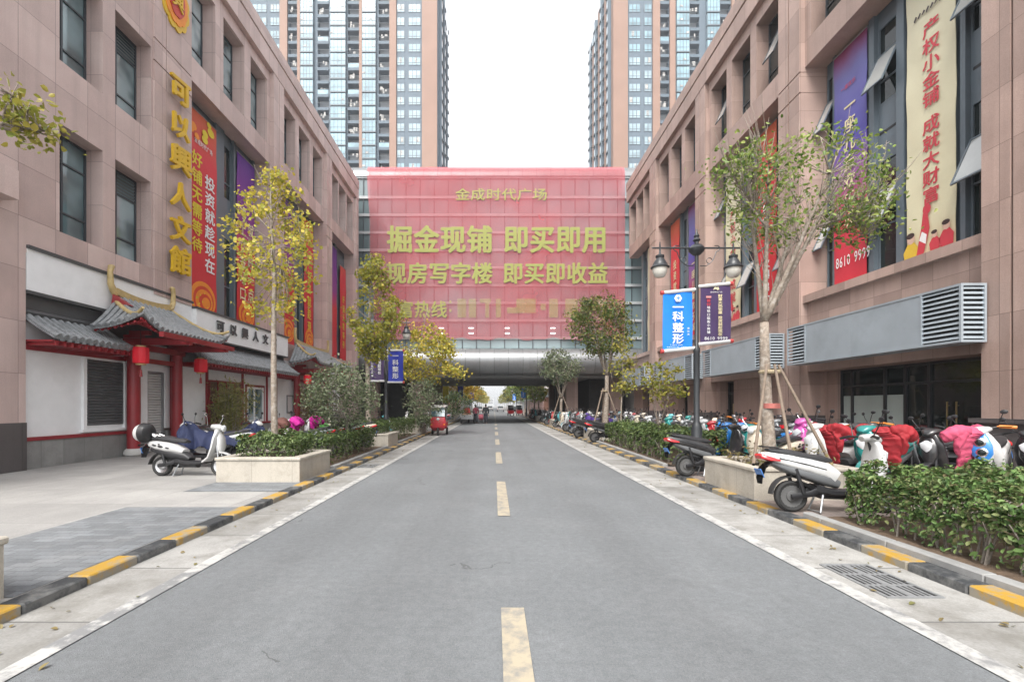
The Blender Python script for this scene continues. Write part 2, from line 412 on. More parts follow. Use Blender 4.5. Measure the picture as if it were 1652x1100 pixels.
# ---------------------------------------------------------------- lettering
_gl = {}
def glyph(ch, bold=.0):
    k = (ch, bold)
    if k in _gl: return _gl[k]
    cu = bpy.data.curves.new('glyph', 'FONT'); cu.body = ch; cu.size = 1; cu.resolution_u = 2; cu.offset = bold; cu.fill_mode = 'FRONT'
    o = bpy.data.objects.new('glyph', cu); COL.objects.link(o)
    dg = bpy.context.evaluated_depsgraph_get(); me = bpy.data.meshes.new_from_object(o.evaluated_get(dg))
    vs = [tuple(v.co) for v in me.vertices]; fs = [tuple(p.vertices) for p in me.polygons]
    eu = {}
    for f in fs:
        for a, c in zip(f, f[1:] + f[:1]): eu[(a, c)] = 1
    edges = [(a, c) for (a, c) in eu if (c, a) not in eu]
    bpy.data.objects.remove(o); bpy.data.curves.remove(cu); bpy.data.meshes.remove(me)
    _gl[k] = (vs, fs, edges); return _gl[k]
def put_glyph(mb, ch, org, right, up, w, h, bold=.0, depth=0.0, mi=0):
    """one character in a w x h cell whose lower-left corner is org"""
    if ch == ' ': return
    if bold:
        bw = bold*w; n_ = 8 if bold > .03 else 4
        put_glyph(mb, ch, org, right, up, w, h, 0, depth, mi); nrm = right.cross(up).normalized()
        for i in range(n_):
            a_ = 2*math.pi*i/n_; put_glyph(mb, ch, Vector(org)+right*(bw*math.cos(a_))+up*(bw*math.sin(a_)*.8)-nrm*(.0007*(i+1)), right, up, w, h, 0, depth, mi)
        return
    vs, fs, ed = glyph(ch, 0)
    if not vs: return
    cjk = ord(ch) > 0x2000
    if cjk: mx, my, sx, sy = 0, -.08, w, h/ .98
    else:
        xs = [v[0] for v in vs]; sx, sy = w*.92/.5, h/.72; mx, my = (min(xs)+max(xs))/2 - w*.5/sx, 0
    out = right.cross(up).normalized()
    P = [Vector(org) + right*((v[0]-mx)*sx) + up*((v[1]-my)*sy) + out*depth for v in vs]
    mb.add(P, fs, mi)
    if depth > .004:
        b0 = [p - out*depth for p in P]; base = len(mb.v); mb.v += [tuple(p) for p in P] + [tuple(p) for p in b0]; n = len(P)
        for a, c in ed: mb.f.append((base+a, base+n+a, base+n+c, base+c)); mb.m.append(mi)
def text_row(mb, s, org, right, up, w, h, pitch=None, bold=0, depth=.0, mi=0):
    x = 0; pitch = pitch or w*1.05
    for ch in s:
        half = ord(ch) < 0x2000
        ww = w*.56 if half else w
        put_glyph(mb, ch, Vector(org) + right*x, right, up, ww, h, bold, depth, mi); x += pitch*(.56 if half else 1) if ch != ' ' else pitch*.5
def text_col(mb, s, org, right, up, w, h, pitch, bold=0, depth=.0, mi=0):
    y = 0
    for ch in s:
        if ch == ' ': y -= pitch*.5; continue
        put_glyph(mb, ch, Vector(org) + up*(y - h), right, up, w, h, bold, depth, mi); y -= pitch
LR, RR, FR, UP = Vector((0,1,0)), Vector((0,-1,0)), Vector((1,0,0)), Vector((0,0,1))
m_yel = mat('yellow lettering', (.66, .42, .015), .4, .05)
m_cream = mat('cream lettering', (.75, .66, .40), .5, .05)
m_ylt = mat('bright yellow print', (.72, .58, .03), .5, .05)
m_wht = mat('white print', (.8, .8, .8), .5, .03)
m_redtxt = mat('red print', (.55, .05, .07), .5, .05)
# ---------------------------------------------------------------- the two stone-clad commercial buildings
def wall_grid(B, u0, u1, y0, y1, z0, z1, ys, zs):
    z = z0
    for a, b in list(zs) + [(z1, z1)]:
        if a > z: B(u0, u1, y0, y1, z, a)
        if b > a:
            y = y0
            for c, d in list(ys) + [(y1, y1)]:
                if c > y: B(u0, u1, y, c, a, b)
                y = d
        z = b
def pane_glass(dark): return m_glassdk if dark else m_glass
class Side:
    def __init__(s, sg, XF): s.s, s.XF = sg, XF
    def x(s, u): return s.s*(s.XF + u)
    def boxer(s, mb, mi=0): return lambda u0, u1, y0, y1, z0, z1: mb.box(s.x(u0), s.x(u1), y0, y1, z0, z1, mi)
LS, RS = Side(-1, 11.0), Side(1, 10.9)

def add_window(S, parent, u, y0, y1, z0, z1, vert=(.45,), rows=(.33, .72), louvre=None, opened=False, dark=False, fmat=None):
    f = MB(); B = S.boxer(f); e = .055
    B(u, u+.07, y0, y0+e, z0, z1); B(u, u+.07, y1-e, y1, z0, z1); B(u, u+.07, y0+e, y1-e, z0, z0+e); B(u, u+.07, y0+e, y1-e, z1-e, z1)
    for v in vert: B(u-.01, u+.07, y0+(y1-y0)*v-e/2, y0+(y1-y0)*v+e/2, z0+e, z1-e)
    for r in rows: B(u+.003, u+.067, y0+e, y1-e, z0+(z1-z0)*r-.025, z0+(z1-z0)*r+.025)
    wn = f.build('window', fmat or m_frame, parent)
    g = MB(); S.boxer(g)(u+.04, u+.055, y0+e*.6, y1-e*.6, z0+e*.6, z1-e*.6); g.build('pane', pane_glass(dark), wn)
    if louvre:
        l = MB(); Bl = S.boxer(l); a, b, zz = louvre; n = int((z1-zz)/.1)
        for i in range(n):
            zc = zz + (z1-zz-e)*i/n; q = [(S.x(u+.005), zc), (S.x(u+.035), zc+.07), (S.x(u+.035), zc+.08), (S.x(u+.005), zc+.012)]
            ya, yb = y0+(y1-y0)*a+e*.6, y0+(y1-y0)*b-e*.4
            l.rings([[(p[0], ya, p[1]) for p in q], [(p[0], yb, p[1]) for p in q]])
        l.build('louvre', m_louvre, wn)
    if opened:
        a, b, zt, h = opened; ang = R(24); o_ = MB(); ya, yb = y0+(y1-y0)*a, y0+(y1-y0)*b
        def P(t, off): return (S.x(u - math.sin(ang)*t - .01 - off*math.cos(ang)), zt - math.cos(ang)*t + off*math.sin(ang))
        def slab(mb, t0, t1, c, d, o0, o1):
            q = [P(t0, o0), P(t1, o0), P(t1, o1), P(t0, o1)]
            mb.rings([[(p[0], c, p[1]) for p in q], [(p[0], d, p[1]) for p in q]])
        slab(o_, 0, h, ya, ya+.05, 0, .04); slab(o_, 0, h, yb-.05, yb, 0, .04); slab(o_, 0, .05, ya+.05, yb-.05, 0, .04); slab(o_, h-.05, h, ya+.05, yb-.05, 0, .04)
        so_ = o_.build('open_sash', fmat or m_frame, wn)
        g2 = MB(); slab(g2, .03, h-.03, ya+.03, yb-.03, .012, .026); g2.build('sash_glass', m_sash, wn)
    return wn
m_sash = mat('sash glass with sky sheen', (.42, .44, .43), .12, .05, spec=.9, coat=.6)  # pale grey paints in the sky reflected by the tilted panes

def pier(S, mb, y0, y1, z0=1.25, groove=True, d=1.3):
    """granite pier as stacked blocks with real recessed joints"""
    B = S.boxer(mb); zs = [(z0, 12.72), (12.77, 13.45), (13.50, 18.22)]
    ym = (y0+y1)/2
    for a, b in zs:
        if groove: B(0, d, y0, ym-.03, a, b); B(0, d, ym+.03, y1, a, b)
        else: B(0, d, y0, y1, a, b)
    B(.06, d-.05, y0+.012, y1-.012, z0, 18.22)
def cornice(S, mb, y0, y1):
    B = S.boxer(mb)
    B(-.02, 1.4, y0, y1, 18.22, 19.05); B(.03, 1.38, y0+.01, y1-.01, 19.05, 19.12); B(-.05, 1.5, y0-.01, y1+.01, 19.12, 19.75)

def upper_bay(S, root, wallmb, y0, y1, opened=False, dark=False):
    B = S.boxer(wallmb); L = y1-y0
    ops = [(y0+.3+L*.0, y0+.3+1.55), (y0+L/2-.8, y0+L/2+.78), (y1-1.85, y1-.3)]
    wall_grid(B, .2, .95, y0, y1, 13.65, 18.22, ops, [(14.55, 17.68)])
    for k, (a, b) in enumerate(ops):
        add_window(S, root, .72, a, b, 14.55, 17.68, vert=(.45,), rows=(.3, .74),
                   opened=(.06, .55, 16.9, 1.55) if (opened and k != 1) or (opened == 2) else None, dark=dark)

def curtain(S, root, y0, y1, cols, z0=5.5, z1=13.7, u=1.0, opened=False):
    """cols: list of (offset0, offset1, kind) fin / strip / blank"""
    cw = MB(); B = S.boxer(cw)
    for a, b, kd in cols:
        if kd == 'fin': B(u-.14, u+.1, y0+a, y0+b, z0, z1)
        elif kd == 'blank': B(u, u+.1, y0+a, y0+b, z0, z1)
        elif kd == 'strip':
            B(u+.0, u+.1, y0+a, y0+b, 9.1, 10.8); B(u+.0, u+.1, y0+a, y0+b, z0, z0+.12); B(u, u+.1, y0+a, y0+b, z1-.5, z1)
            B(u-.004, u+.0, y0+a+.04, y0+b-.04, 9.98, 10.06) if False else None
    c = cw.build('curtain_wall', m_alu, root)
    for a, b, kd in cols:
        if kd == 'strip':
            for zz0, zz1 in ((z0+.12, 9.1), (10.8, z1-.5)):
                add_window(S, root, u-.005, y0+a, y0+b, zz0, zz1, vert=(), rows=(.42,) if zz0 < 9 else (.3,), fmat=m_alu, dark=True,
                           opened=(.02, .98, zz1-.9, 1.25) if opened and rnd.random() < .8 else None)
            sl = MB(); S.boxer(sl)(u-.006, u+.004, y0+a+.06, y0+b-.06, 9.9, 9.98); sl.build('vent_slot', m_black, root)

m_blankdk = m_glassdk
# ---- left building
lb = thing('commercial_building', 'pinkish granite building with yellow wall characters above a white shopfront', 'building', (-11.0, 22, 0))
wl = MB(); B = LS.boxer(wl)
B(0, 1.4, 4, 10.92, 1.2, 18.22)
bay0 = [(11.77, 13.07), (13.5, 14.9)]; zr = [(6.0, 8.75), (10.35, 13.1), (14.55, 17.68)]
wall_grid(B, 0, .62, 10.92, 15.0, 5.2, 18.22, bay0, zr)
B(.62, 1.3, 10.92, 15.0, .1, 5.2); B(.3, .62, 10.92, 15.0, .1, 5.2)
for a, b in bay0:
    for i, (c, d) in enumerate(zr):
        add_window(LS, lb, .46, a, b, c, d, vert=(.42,), rows=(.26, .74), louvre=((0, .42, d-.75) if (a < 12 and i == 0) else (0, 1, d-.75) if a > 13 and i < 2 else None))
BAYS_L = [(16.84, 23.24), (24.37, 30.6), (31.6, 37.2)]
# pier zero carries the wall characters, in two slabs with a groove
for a, b in ((5.2, 12.72), (12.77, 13.45), (13.5, 18.22)):
    B(-.05, 1.3, 15.0, 15.52, a, b); B(-.05, 1.3, 15.55, 16.84, a, b)
B(.0, 1.3, 15.01, 16.82, 5.2, 18.22)
B(.3, 1.3, 15.0, 16.84, .1, 5.2); B(.3, 1.2, 23.24, 24.37, .1, 5.0); B(.3, 1.2, 30.6, 31.6, .1, 5.0)
for y0, y1 in ((23.24, 24.37), (30.6, 31.6), (37.2, 37.75)): pier(LS, wl, y0, y1, z0=(5.0 if y1 < 37 else .1), groove=y1 < 37)
for y0, y1 in BAYS_L:
    upper_bay(LS, lb, wl, y0, y1)
    B(.3, 1.2, y0, y1, .1, 5.0 if y0 > 20 else 5.2)
cornice(LS, wl, 4, 37.75)
B(1.3, 1.6, 37.75, 39.3, .1, 19.7)
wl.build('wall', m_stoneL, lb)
q = MB(); LS.boxer(q)(-.35, -.002, 8.6, 10.42, 6.2, 6.85); q.build('ledge', m_stoneL, lb)
bs = MB(); LS.boxer(bs)(-.03, 1.4, 4, 10.92, .05, 1.2); bs.build('plinth', m_base, lb)
body = MB(); body.box(-30, -12.45, 4, 60, .05, 19.6); body.build('rear_block', m_concrete, lb)
COLS_L = [(0, .15, 'fin'), (.15, .95, 'strip'), (.95, 1.05, 'fin'), (1.05, 3.0, 'blank'), (3.0, 3.6, 'fin'), (3.6, 4.35, 'strip'), (4.35, 4.5, 'fin'), (4.5, 6.05, 'blank'), (6.05, 6.2, 'fin')]
curtain(LS, lb, 16.84, 23.24, COLS_L + [(6.2, 6.4, 'strip')], z0=5.2)
curtain(LS, lb, 24.37, 30.6, COLS_L, z0=5.0)
curtain(LS, lb, 31.6, 37.2, [(0, .15, 'fin'), (.15, .95, 'strip'), (.95, 1.05, 'fin'), (1.05, 3.0, 'blank'), (3.0, 3.3, 'fin'), (3.3, 4.0, 'strip'), (4.0, 5.6, 'blank')], z0=5.0)

# ---- right building
rb = thing('commercial_building', 'brown granite building with open windows above grey louvred sign boxes', 'building', (10.9, 22, 0))
wr = MB(); B = RS.boxer(wr)
BAYS_R = [(10.4, 16.6), (17.83, 24.04), (25.2, 31.4), (32.6, 38.2)]
for i, (y0, y1) in enumerate(((16.6, 17.83), (24.04, 25.2), (31.4, 32.6))): pier(RS, wr, y0, y1)
for a, b in ((1.3, 12.72), (12.77, 13.45), (13.5, 18.22)): B(0, 1.3, 4, 9.76, a, b); B(0, 1.3, 9.82, 10.4, a, b)
B(.06, 1.25, 4, 10.38, 1.3, 18.22)
for i, (y0, y1) in enumerate(BAYS_R):
    upper_bay(RS, rb, wr, y0, y1, opened=(1 if i < 2 else False), dark=True)
    B(.12, .9, y0, y1, 5.24, 5.5)            # projecting ledge under the tall opening
    B(.3, 1.0, y0, y1, 2.8, 5.24)            # panel over the shopfront
cornice(RS, wr, 4, 38.2)
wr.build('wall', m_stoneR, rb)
led = MB()
body = MB(); body.box(12.45, 30, 4, 60, .05, 19.6); body.build('rear_block', m_concrete, rb)
def B(*a): bs = MB(); RS.boxer(bs)(*a); bs.build('plinth', m_base, rb)
for y0, y1 in ((16.55, 17.88), (24.0, 25.24), (31.36, 32.64)): B(-.04, 1.3, y0, y1, .05, 1.25)
B(-.06, 1.3, 4, 10.45, .05, 1.22); B(-.14, 1.3, 4, 10.55, 1.22, 1.32)
COLS_R = [(0, 1.2, 'strip'), (1.2, 1.33, 'fin'), (1.33, 2.95, 'blank'), (2.95, 3.2, 'fin'), (3.2, 4.0, 'strip'), (4.0, 4.2, 'fin'), (4.2, 5.62, 'blank'), (5.62, 5.75, 'fin'), (5.75, 6.2, 'strip')]
for i, (y0, y1) in enumerate(BAYS_R): curtain(RS, rb, y0, y1, [c for c in COLS_R if c[1] <= y1-y0+.01], z0=5.5, opened=(i < 2))
# ground-floor shopfronts
m_frost = mat('frosted glass film', (.40, .48, .46), .35, .06, spec=.6)
m_brass = mat('brass handle', (.55, .43, .22), .3, .05, metal=.9)
def B(*a): gf = MB(); RS.boxer(gf)(*a); gf.build('shop_wall', m_stoneR, rb)
B(.95, 1.25, 10.4, 10.55, .08, 2.8); B(.9, 1.25, 16.0, 16.6, .08, 2.8)
for (y0, y1), doors in ((BAYS_R[1], (22.3, 23.7)), (BAYS_R[2], (27.6, 29.0)), (BAYS_R[3], (34.5, 36.0))):
    d0, d1 = doors; B(.6, 1.25, y0, d0, .08, 2.8); B(.6, 1.25, d1, y1, .08, 2.8)
def shop_glazing(y0, y1, posts, frosted, handles):
    f = MB(); B = RS.boxer(f); u = 1.05
    for p in [y0, *posts, y1]: B(u-.03, u+.07, p-.04, p+.04, .08, 2.8)
    f.box(RS.x(u-.02), RS.x(u+.06), y0+.04, y1-.04, 2.2, 2.27); f.box(RS.x(u-.02), RS.x(u+.06), y0+.04, y1-.04, 2.72, 2.8)
    sf = f.build('shopfront', m_blackmetal, rb)
    g = MB(); RS.boxer(g)(u+.03, u+.05, y0, y1, .08, 2.75); g.build('glass', m_glassdk, sf)
    for a, b in frosted:
        q = MB(); RS.boxer(q)(u+.012, u+.029, a, b, .1, 1.92); q.build('frosted_panel', m_frost, sf)
    h = MB()
    for y in handles: h.tube([(RS.x(u-.06), y, .9), (RS.x(u-.06), y, 1.7)], .018, 8); h.tube([(RS.x(u-.06), y, 1.0), (RS.x(u), y, 1.0)], .01, 6); h.tube([(RS.x(u-.06), y, 1.6), (RS.x(u), y, 1.6)], .01, 6)
    if handles: h.build('door_handle', m_brass, sf)
shop_glazing(10.58, 16.0, (12.75, 13.5, 14.2, 15.5), ((13.55, 14.15), (14.25, 15.45), (15.55, 15.9)), (12.2, 11.95))
for a, b in ((22.3, 23.7), (27.6, 29.0), (34.5, 36.0)): shop_glazing(a+.04, b-.04, ((a+b)/2,), (), ((a+b)/2-.1, (a+b)/2+.1))

# ---- sign boxes with louvred ends over the shopfronts
m_sheet = mat('galvanised sheet', (.36, .41, .45), .45, .10, scale=1.0, metal=.15, dirt=((.23, .26, .29), 1.3, .5, .8, .5))
def signbox(y0, y1, label, seams):
    t = thing('sign_box', label, 'sign box', (10.3, (y0+y1)/2, 3), 'sign boxes over the shopfronts')
    z0, z1, xf, xb = 3.0, 4.3, 10.3, 10.87
    fr = MB(); e = .05
    fr.box(xf, xb, y0, y1, z1-e, z1); fr.box(xf, xb, y0, y1, z0, z0+e)
    for y in (y0, y0+.95, y1-.95, y1-e): fr.box(xf, xf+e, y, y+e, z0+e, z1-e)
    fr.box(xb-e, xb, y0, y0+e, z0+e, z1-e); fr.box(xb-e, xb, y1-e, y1, z0+e, z1-e)
    fr.build('frame', m_sheet, t)
    pn = MB(); ys = [y0+.95+e, *seams, y1-.95]
    for a, b in zip(ys, ys[1:]): pn.box(xf+.012, xf+.04, a+.004, b-.004, z0+e, z1-e)
    pn.build('panel', m_sheet, t)
    dk = MB(); dk.box(xf+.14, xb-.01, y0+.1, y1-.1, z0+e+.002, z1-e-.002); dk.build('shade_box', mat('louvre shadow box', (.03, .032, .035), .8, 0), t)  # near-black filling paints the shade behind the louvres
    for a, b in ((y0+e, y0+.95), (y1-.95+e, y1-e)):
        l = MB(); n = 11
        for i in range(n):
            zc = z0+e+.03+(z1-z0-2*e)*i/n
            l.add([(xf+.01,a,zc),(xf+.06,a,zc+.055),(xf+.06,b,zc+.055),(xf+.01,b,zc),(xf+.01,a,zc+.014),(xf+.06,a,zc+.069),(xf+.06,b,zc+.069),(xf+.01,b,zc+.014)],
                  [(0,3,2,1),(4,5,6,7),(0,1,5,4),(1,2,6,5),(2,3,7,6),(3,0,4,7)])
        l.build('louvre', m_sheet, t)
    l = MB(); n = 11
    for i in range(n):
        zc = z0+e+.03+(z1-z0-2*e)*i/n
        l.add([(xf+e,y0+.01,zc),(xb-e,y0+.01,zc),(xb-e,y0+.06,zc+.055),(xf+e,y0+.06,zc+.055),(xf+e,y0+.01,zc+.014),(xb-e,y0+.01,zc+.014),(xb-e,y0+.06,zc+.069),(xf+e,y0+.06,zc+.069)],
              [(0,3,2,1),(4,5,6,7),(0,1,5,4),(1,2,6,5),(2,3,7,6),(3,0,4,7)])
    l.build('end_louvre', m_sheet, t)
signbox(10.25, 16.35, 'long grey sheet-metal sign box with louvres over the glazed shopfront with brass handles', (13.4,))
signbox(17.4, 23.1, 'grey sheet-metal sign box behind the trunk of the big staked tree', (20.3,))
signbox(24.2, 30.4, 'grey sheet-metal sign box just behind the twin lamp post, under its banners', (27.3,))
signbox(31.9, 37.3, 'farthest grey sheet-metal sign box, next to the bridge', (34.5,))

# ---------------------------------------------------------------- hanging facade banners
def gradient_mat(name, stops, z0, z1, along='z', rough=.55):
    """printed colour running down the fabric (part of the print)"""
    m, t, b = base_mat(name); sp = t.new('SeparateXYZ'); t.link(t.pos(), sp.inputs[0])
    f = t.ramp(sp.outputs[2], z0, z1); nz = t.noise(1.1, 3, t.pos())
    f = t.math('ADD', f, t.math('MULTIPLY', t.math('SUBTRACT', nz, .5), .10))
    cr = t.new('ValToRGB'); el = cr.color_ramp.elements
    while len(el) < len(stops): el.new(.5)
    for i, (p, c) in enumerate(stops): el[i].position = p; el[i].color = (*c, 1)
    t.link(f, cr.inputs[0]); t.link(cr.outputs[0], b.inputs['Base Color']); b.inputs['Roughness'].default_value = rough
    bn = t.new('Bump'); bn.inputs['Strength'].default_value = .25; bn.inputs['Distance'].default_value = .05
    t.link(t.noise(2.5, 2, t.pos()), bn.inputs['Height']); t.link(bn.outputs[0], b.inputs['Normal']); return m
RED, PUR, DPUR = (.56, .02, .03), (.11, .03, .26), (.07, .02, .16)
def facade_banner(S, y0, y1, z0, z1, m, label, texts=(), u=.82, deco=None, group='printed banners on the facades'):
    t = thing('hanging_banner', label, 'banner', (S.x(u), (y0+y1)/2, z0), group)
    right = LR if S.s < 0 else RR; n_out = -S.s
    ys = lambda q: y0 + (y1-y0)*q if S.s < 0 else y1 - (y1-y0)*q
    nu, nv = 6, 30; P = []
    for j in range(nv+1):
        for i in range(nu+1):
            d = .012*math.sin(i*1.7+j*.6) + .008*math.sin(j*1.3)
            P.append((S.x(u + d), ys(i/nu), z0+(z1-z0)*j/nv))
    k = len(P); P += [(p[0]+S.s*.012, p[1], p[2]) for p in P]
    q = [(j*(nu+1)+i, j*(nu+1)+i+1, (j+1)*(nu+1)+i+1, (j+1)*(nu+1)+i) for j in range(nv) for i in range(nu)]
    MB().add(P, q + [tuple(v+k for v in f)[::-1] for f in q]).build('fabric', m, t, smooth=True)
    o = lambda qx, z: Vector((S.x(u - .03), ys(qx), z))
    for kind, s_, qx, z, wq, h, pitch, mt in texts:
        tb = MB(); wd = wq*(y1-y0)
        if kind == 'c': text_col(tb, s_, o(qx, z), right, UP, wd, h, pitch, .022)
        else: text_row(tb, s_, o(qx, z), right, UP, wd, h, None, .022 if h > .3 else .01)
        tb.build('lettering', mt, t)
    if deco: deco(t, o, right, y1-y0)
    for zz in (z1, z0): rods = MB(); rods.tube([(S.x(u), y0-.03, zz), (S.x(u), y1+.03, zz)], .022, 8); rods.build('rod', m_steel, t)
    return t
def blob(mb, c, right, up, pts, mi=0, d=0):
    mb.add([Vector(c) + right*a + up*b + right.cross(up)*d for a, b in pts], [tuple(range(len(pts)))], mi)
def circle(r, n=18, sx=1, sy=1, ox=0, oy=0): return [(ox+r*sx*math.cos(2*math.pi*k/n), oy+r*sy*math.sin(2*math.pi*k/n)) for k in range(n)]
m_orange = mat('orange print', (.78, .26, .02), .5, .1); m_skin2 = mat('pale print', (.62, .42, .33), .5, .1); m_dkprint = mat('dark print', (.05, .03, .03), .5, .1)
def deco_swirl(t, o, right, W):
    d = MB(); c = o(.5, 5.9)
    for r, mi, oy, ox in ((.62, 0, .0, 0), (.5, 1, -.04, .03), (.42, 0, -.08, .06), (.3, 1, -.1, .12), (.2, 0, -.12, .18)): blob(d, c, right, UP, circle(r*W/1.4, 26, 1, .85, ox, oy), mi, .002*(1-r))
    for k in range(14):
        a = rnd.uniform(-.7, .7); b_ = rnd.uniform(-.45, .3); blob(d, c, right, UP, circle(rnd.uniform(.02, .05), 8, 1, 1, a*W*.5, b_), 2, .006)
    d.build('printed_motif', [m_orange, mat('deep red print', (.6, .05, .02), .5, .1), m_ylt], t)
def deco_top(t, o, right, W):
    d = MB(); c = o(.42, 12.6)
    for k in range(9):
        a, b_ = rnd.uniform(-.45, .45), rnd.uniform(-.4, .7); r = rnd.uniform(.10, .24)
        blob(d, c, right, UP, circle(r, 9, 1, .8, a*W, b_), k % 2, .002*k)
    d.build('printed_motif', [m_ylt, m_orange], t)
m_b1 = gradient_mat('red banner print', ((0, RED), (.8, (.62, .035, .05)), (1, (.58, .12, .05))), 5.2, 13.2)
m_b2 = gradient_mat('purple to red banner print', ((0, RED), (.45, (.6, .03, .04)), (.6, (.25, .03, .24)), (1, PUR)), 5.2, 13.2)
facade_banner(LS, 17.92, 19.8, 5.25, 13.3, m_b1, 'red banner with white column of characters just past the yellow wall characters',
    (('c', '投资就趁现在', .55, 11.1, .37, .61, .68, m_wht), ('c', '好铺无需等待', .12, 11.7, .35, .61, .68, m_ylt), ('r', '金成时代广场', .2, 12.0, .10, .24, 0, m_wht)),
    deco=lambda t, o, r_, W: (deco_swirl(t, o, r_, W), deco_top(t, o, r_, W)))
facade_banner(LS, 21.38, 22.95, 5.25, 13.3, m_b2, 'purple to red banner with one white column, behind the yellow ginkgo crown',
    (('c', '寸土寸金旺口', .1, 11.0, .37, .66, .76, m_cream), ('c', '就能旺一点', .56, 10.4, .37, .66, .78, m_cream), ('r', '金成时代广场', .15, 11.4, .11, .2, 0, m_wht)), deco=deco_swirl)
facade_banner(LS, 25.75, 27.5, 5.05, 13.3, m_b2, 'purple to red banner beside the orange one above the far tiled gate',
    (('c', '旺铺抢先一步', .15, 10.0, .34, .62, .7, m_cream),), deco=deco_swirl)
facade_banner(LS, 28.95, 30.4, 5.05, 13.3, m_b1, 'orange red banner beside the stone pier above the far tiled gate',
    (('c', '投资就趁现在', .3, 10.2, .42, .7, .8, m_ylt),), deco=lambda t, o, r_, W: (deco_swirl(t, o, r_, W), deco_top(t, o, r_, W)))
facade_banner(LS, 33.6, 34.95, 5.05, 13.3, m_b2, 'narrow purple banner with a pink lower end near the bridge', ())
facade_banner(LS, 35.7, 37.1, 5.05, 12.4, m_b1, 'plain red banner in the corner next to the bridge', (('c', '好铺无需等待', .35, 10.2, .34, .6, .7, m_ylt),))
m_by = gradient_mat('cream banner print', ((0, (.66, .52, .33)), (.12, (.68, .63, .43)), (1, (.60, .57, .42))), 5.6, 13.5)
m_bp = gradient_mat('blue purple banner print', ((0, (.56, .03, .05)), (.3, (.56, .04, .07)), (.44, (.30, .10, .27)), (.6, (.09, .08, .36)), (.88, (.14, .14, .36)), (1, (.20, .03, .10))), 5.6, 13.5)
def deco_people(t, o, right, W):
    d = MB(); c = o(.0, 5.62)
    def fig(x, y, s_, body_mi):
        blob(d, c, right, UP, [(x-.2*s_, y), (x+.22*s_, y), (x+.24*s_, y+.35*s_), (x+.1*s_, y+.55*s_), (x-.12*s_, y+.52*s_), (x-.25*s_, y+.3*s_)], body_mi, .002)
        blob(d, c, right, UP, circle(.13*s_, 12, 1, 1.15, x, y+.66*s_), 1, .004); blob(d, c, right, UP, circle(.14*s_, 12, 1, .6, x-.02*s_, y+.76*s_), 3, .006)
    fig(W*.12, .0, .95, 2); fig(W*.62, .12, .62, 0); fig(W*.85, .12, .8, 0)
    blob(d, c, right, UP, [(W*.24, .12), (W*.38, .05), (W*.52, .75), (W*.48, 1.15), (W*.38, 1.2), (W*.34, .8)], 0, .003)
    blob(d, c, right, UP, circle(.12, 12, 1, 1.2, W*.46, 1.28), 0, .004); blob(d, c, right, UP, [(W*.3, .5), (W*.44, .35), (W*.46, .6), (W*.36, .72)], 4, .005)
    d.build('printed_motif', [m_redtxt, m_skin2, mat('yellow print', (.66, .45, .05), .5, .1), m_dkprint, m_wht], t)
def deco_logo(z):
    def f(t, o, right, W):
        d = MB(); c = o(.2, z)
        for k in range(7): blob(d, c, right, UP, [(k*.12, .02*(k % 3)), (k*.12+.08, .1+.02*(k % 2)), (k*.12+.03, .16), (k*.12-.03, .06)], 0, .002)
        d.build('printed_motif', m_dkprint, t)
    return f
facade_banner(RS, 11.8, 13.2, 5.52, 13.5, m_by, 'cream banner with red characters and printed people at its foot, beside the near stone pier',
    (('c', '产权小金铺 成就大财富', .36, 11.98, .36, .44, .475, m_redtxt),), deco=lambda t, o, r_, W: (deco_people(t, o, r_, W), deco_logo(12.2)(t, o, r_, W)))
facade_banner(RS, 14.62, 16.02, 5.52, 13.5, m_bp, 'blue to red banner with yellow characters and a phone number, behind the staked tree crown',
    (('c', '一座儿童欢乐城', .34, 11.75, .36, .52, .62, m_cream), ('r', '8610 9999', .08, 6.25, .2, .36, 0, m_wht), ('r', '一座欢乐', .25, 12.1, .11, .16, 0, m_redtxt)))
facade_banner(RS, 19.3, 20.75, 5.52, 13.5, m_b1, 'dark red banner with white characters seen through the staked tree limbs',
    (('c', '火爆启动', .36, 7.9, .36, .42, .5, m_wht), ('c', '购物中心', .36, 10.8, .36, .42, .5, m_wht)))
facade_banner(RS, 22.1, 23.5, 5.52, 13.5, m_by, 'cream banner with red characters right of the lamp post head',
    (('c', '产权小金铺 成就大财富', .34, 11.2, .38, .52, .62, m_redtxt),), deco=deco_people)
facade_banner(RS, 26.6, 28.0, 5.52, 13.5, m_bp, 'violet banner directly behind the lamp post shaft', (('c', '一座儿童欢乐城', .34, 10.2, .36, .5, .62, m_cream),))
facade_banner(RS, 29.4, 30.8, 5.52, 13.5, m_b1, 'red banner with yellow characters left of the lamp post shaft', (('c', '投资就趁现在', .34, 11, .38, .6, .7, m_cream),))
facade_banner(RS, 34.0, 35.4, 5.52, 13.5, m_by, 'cream banner nearest the bridge, seen edge-on beside dark windows', ())

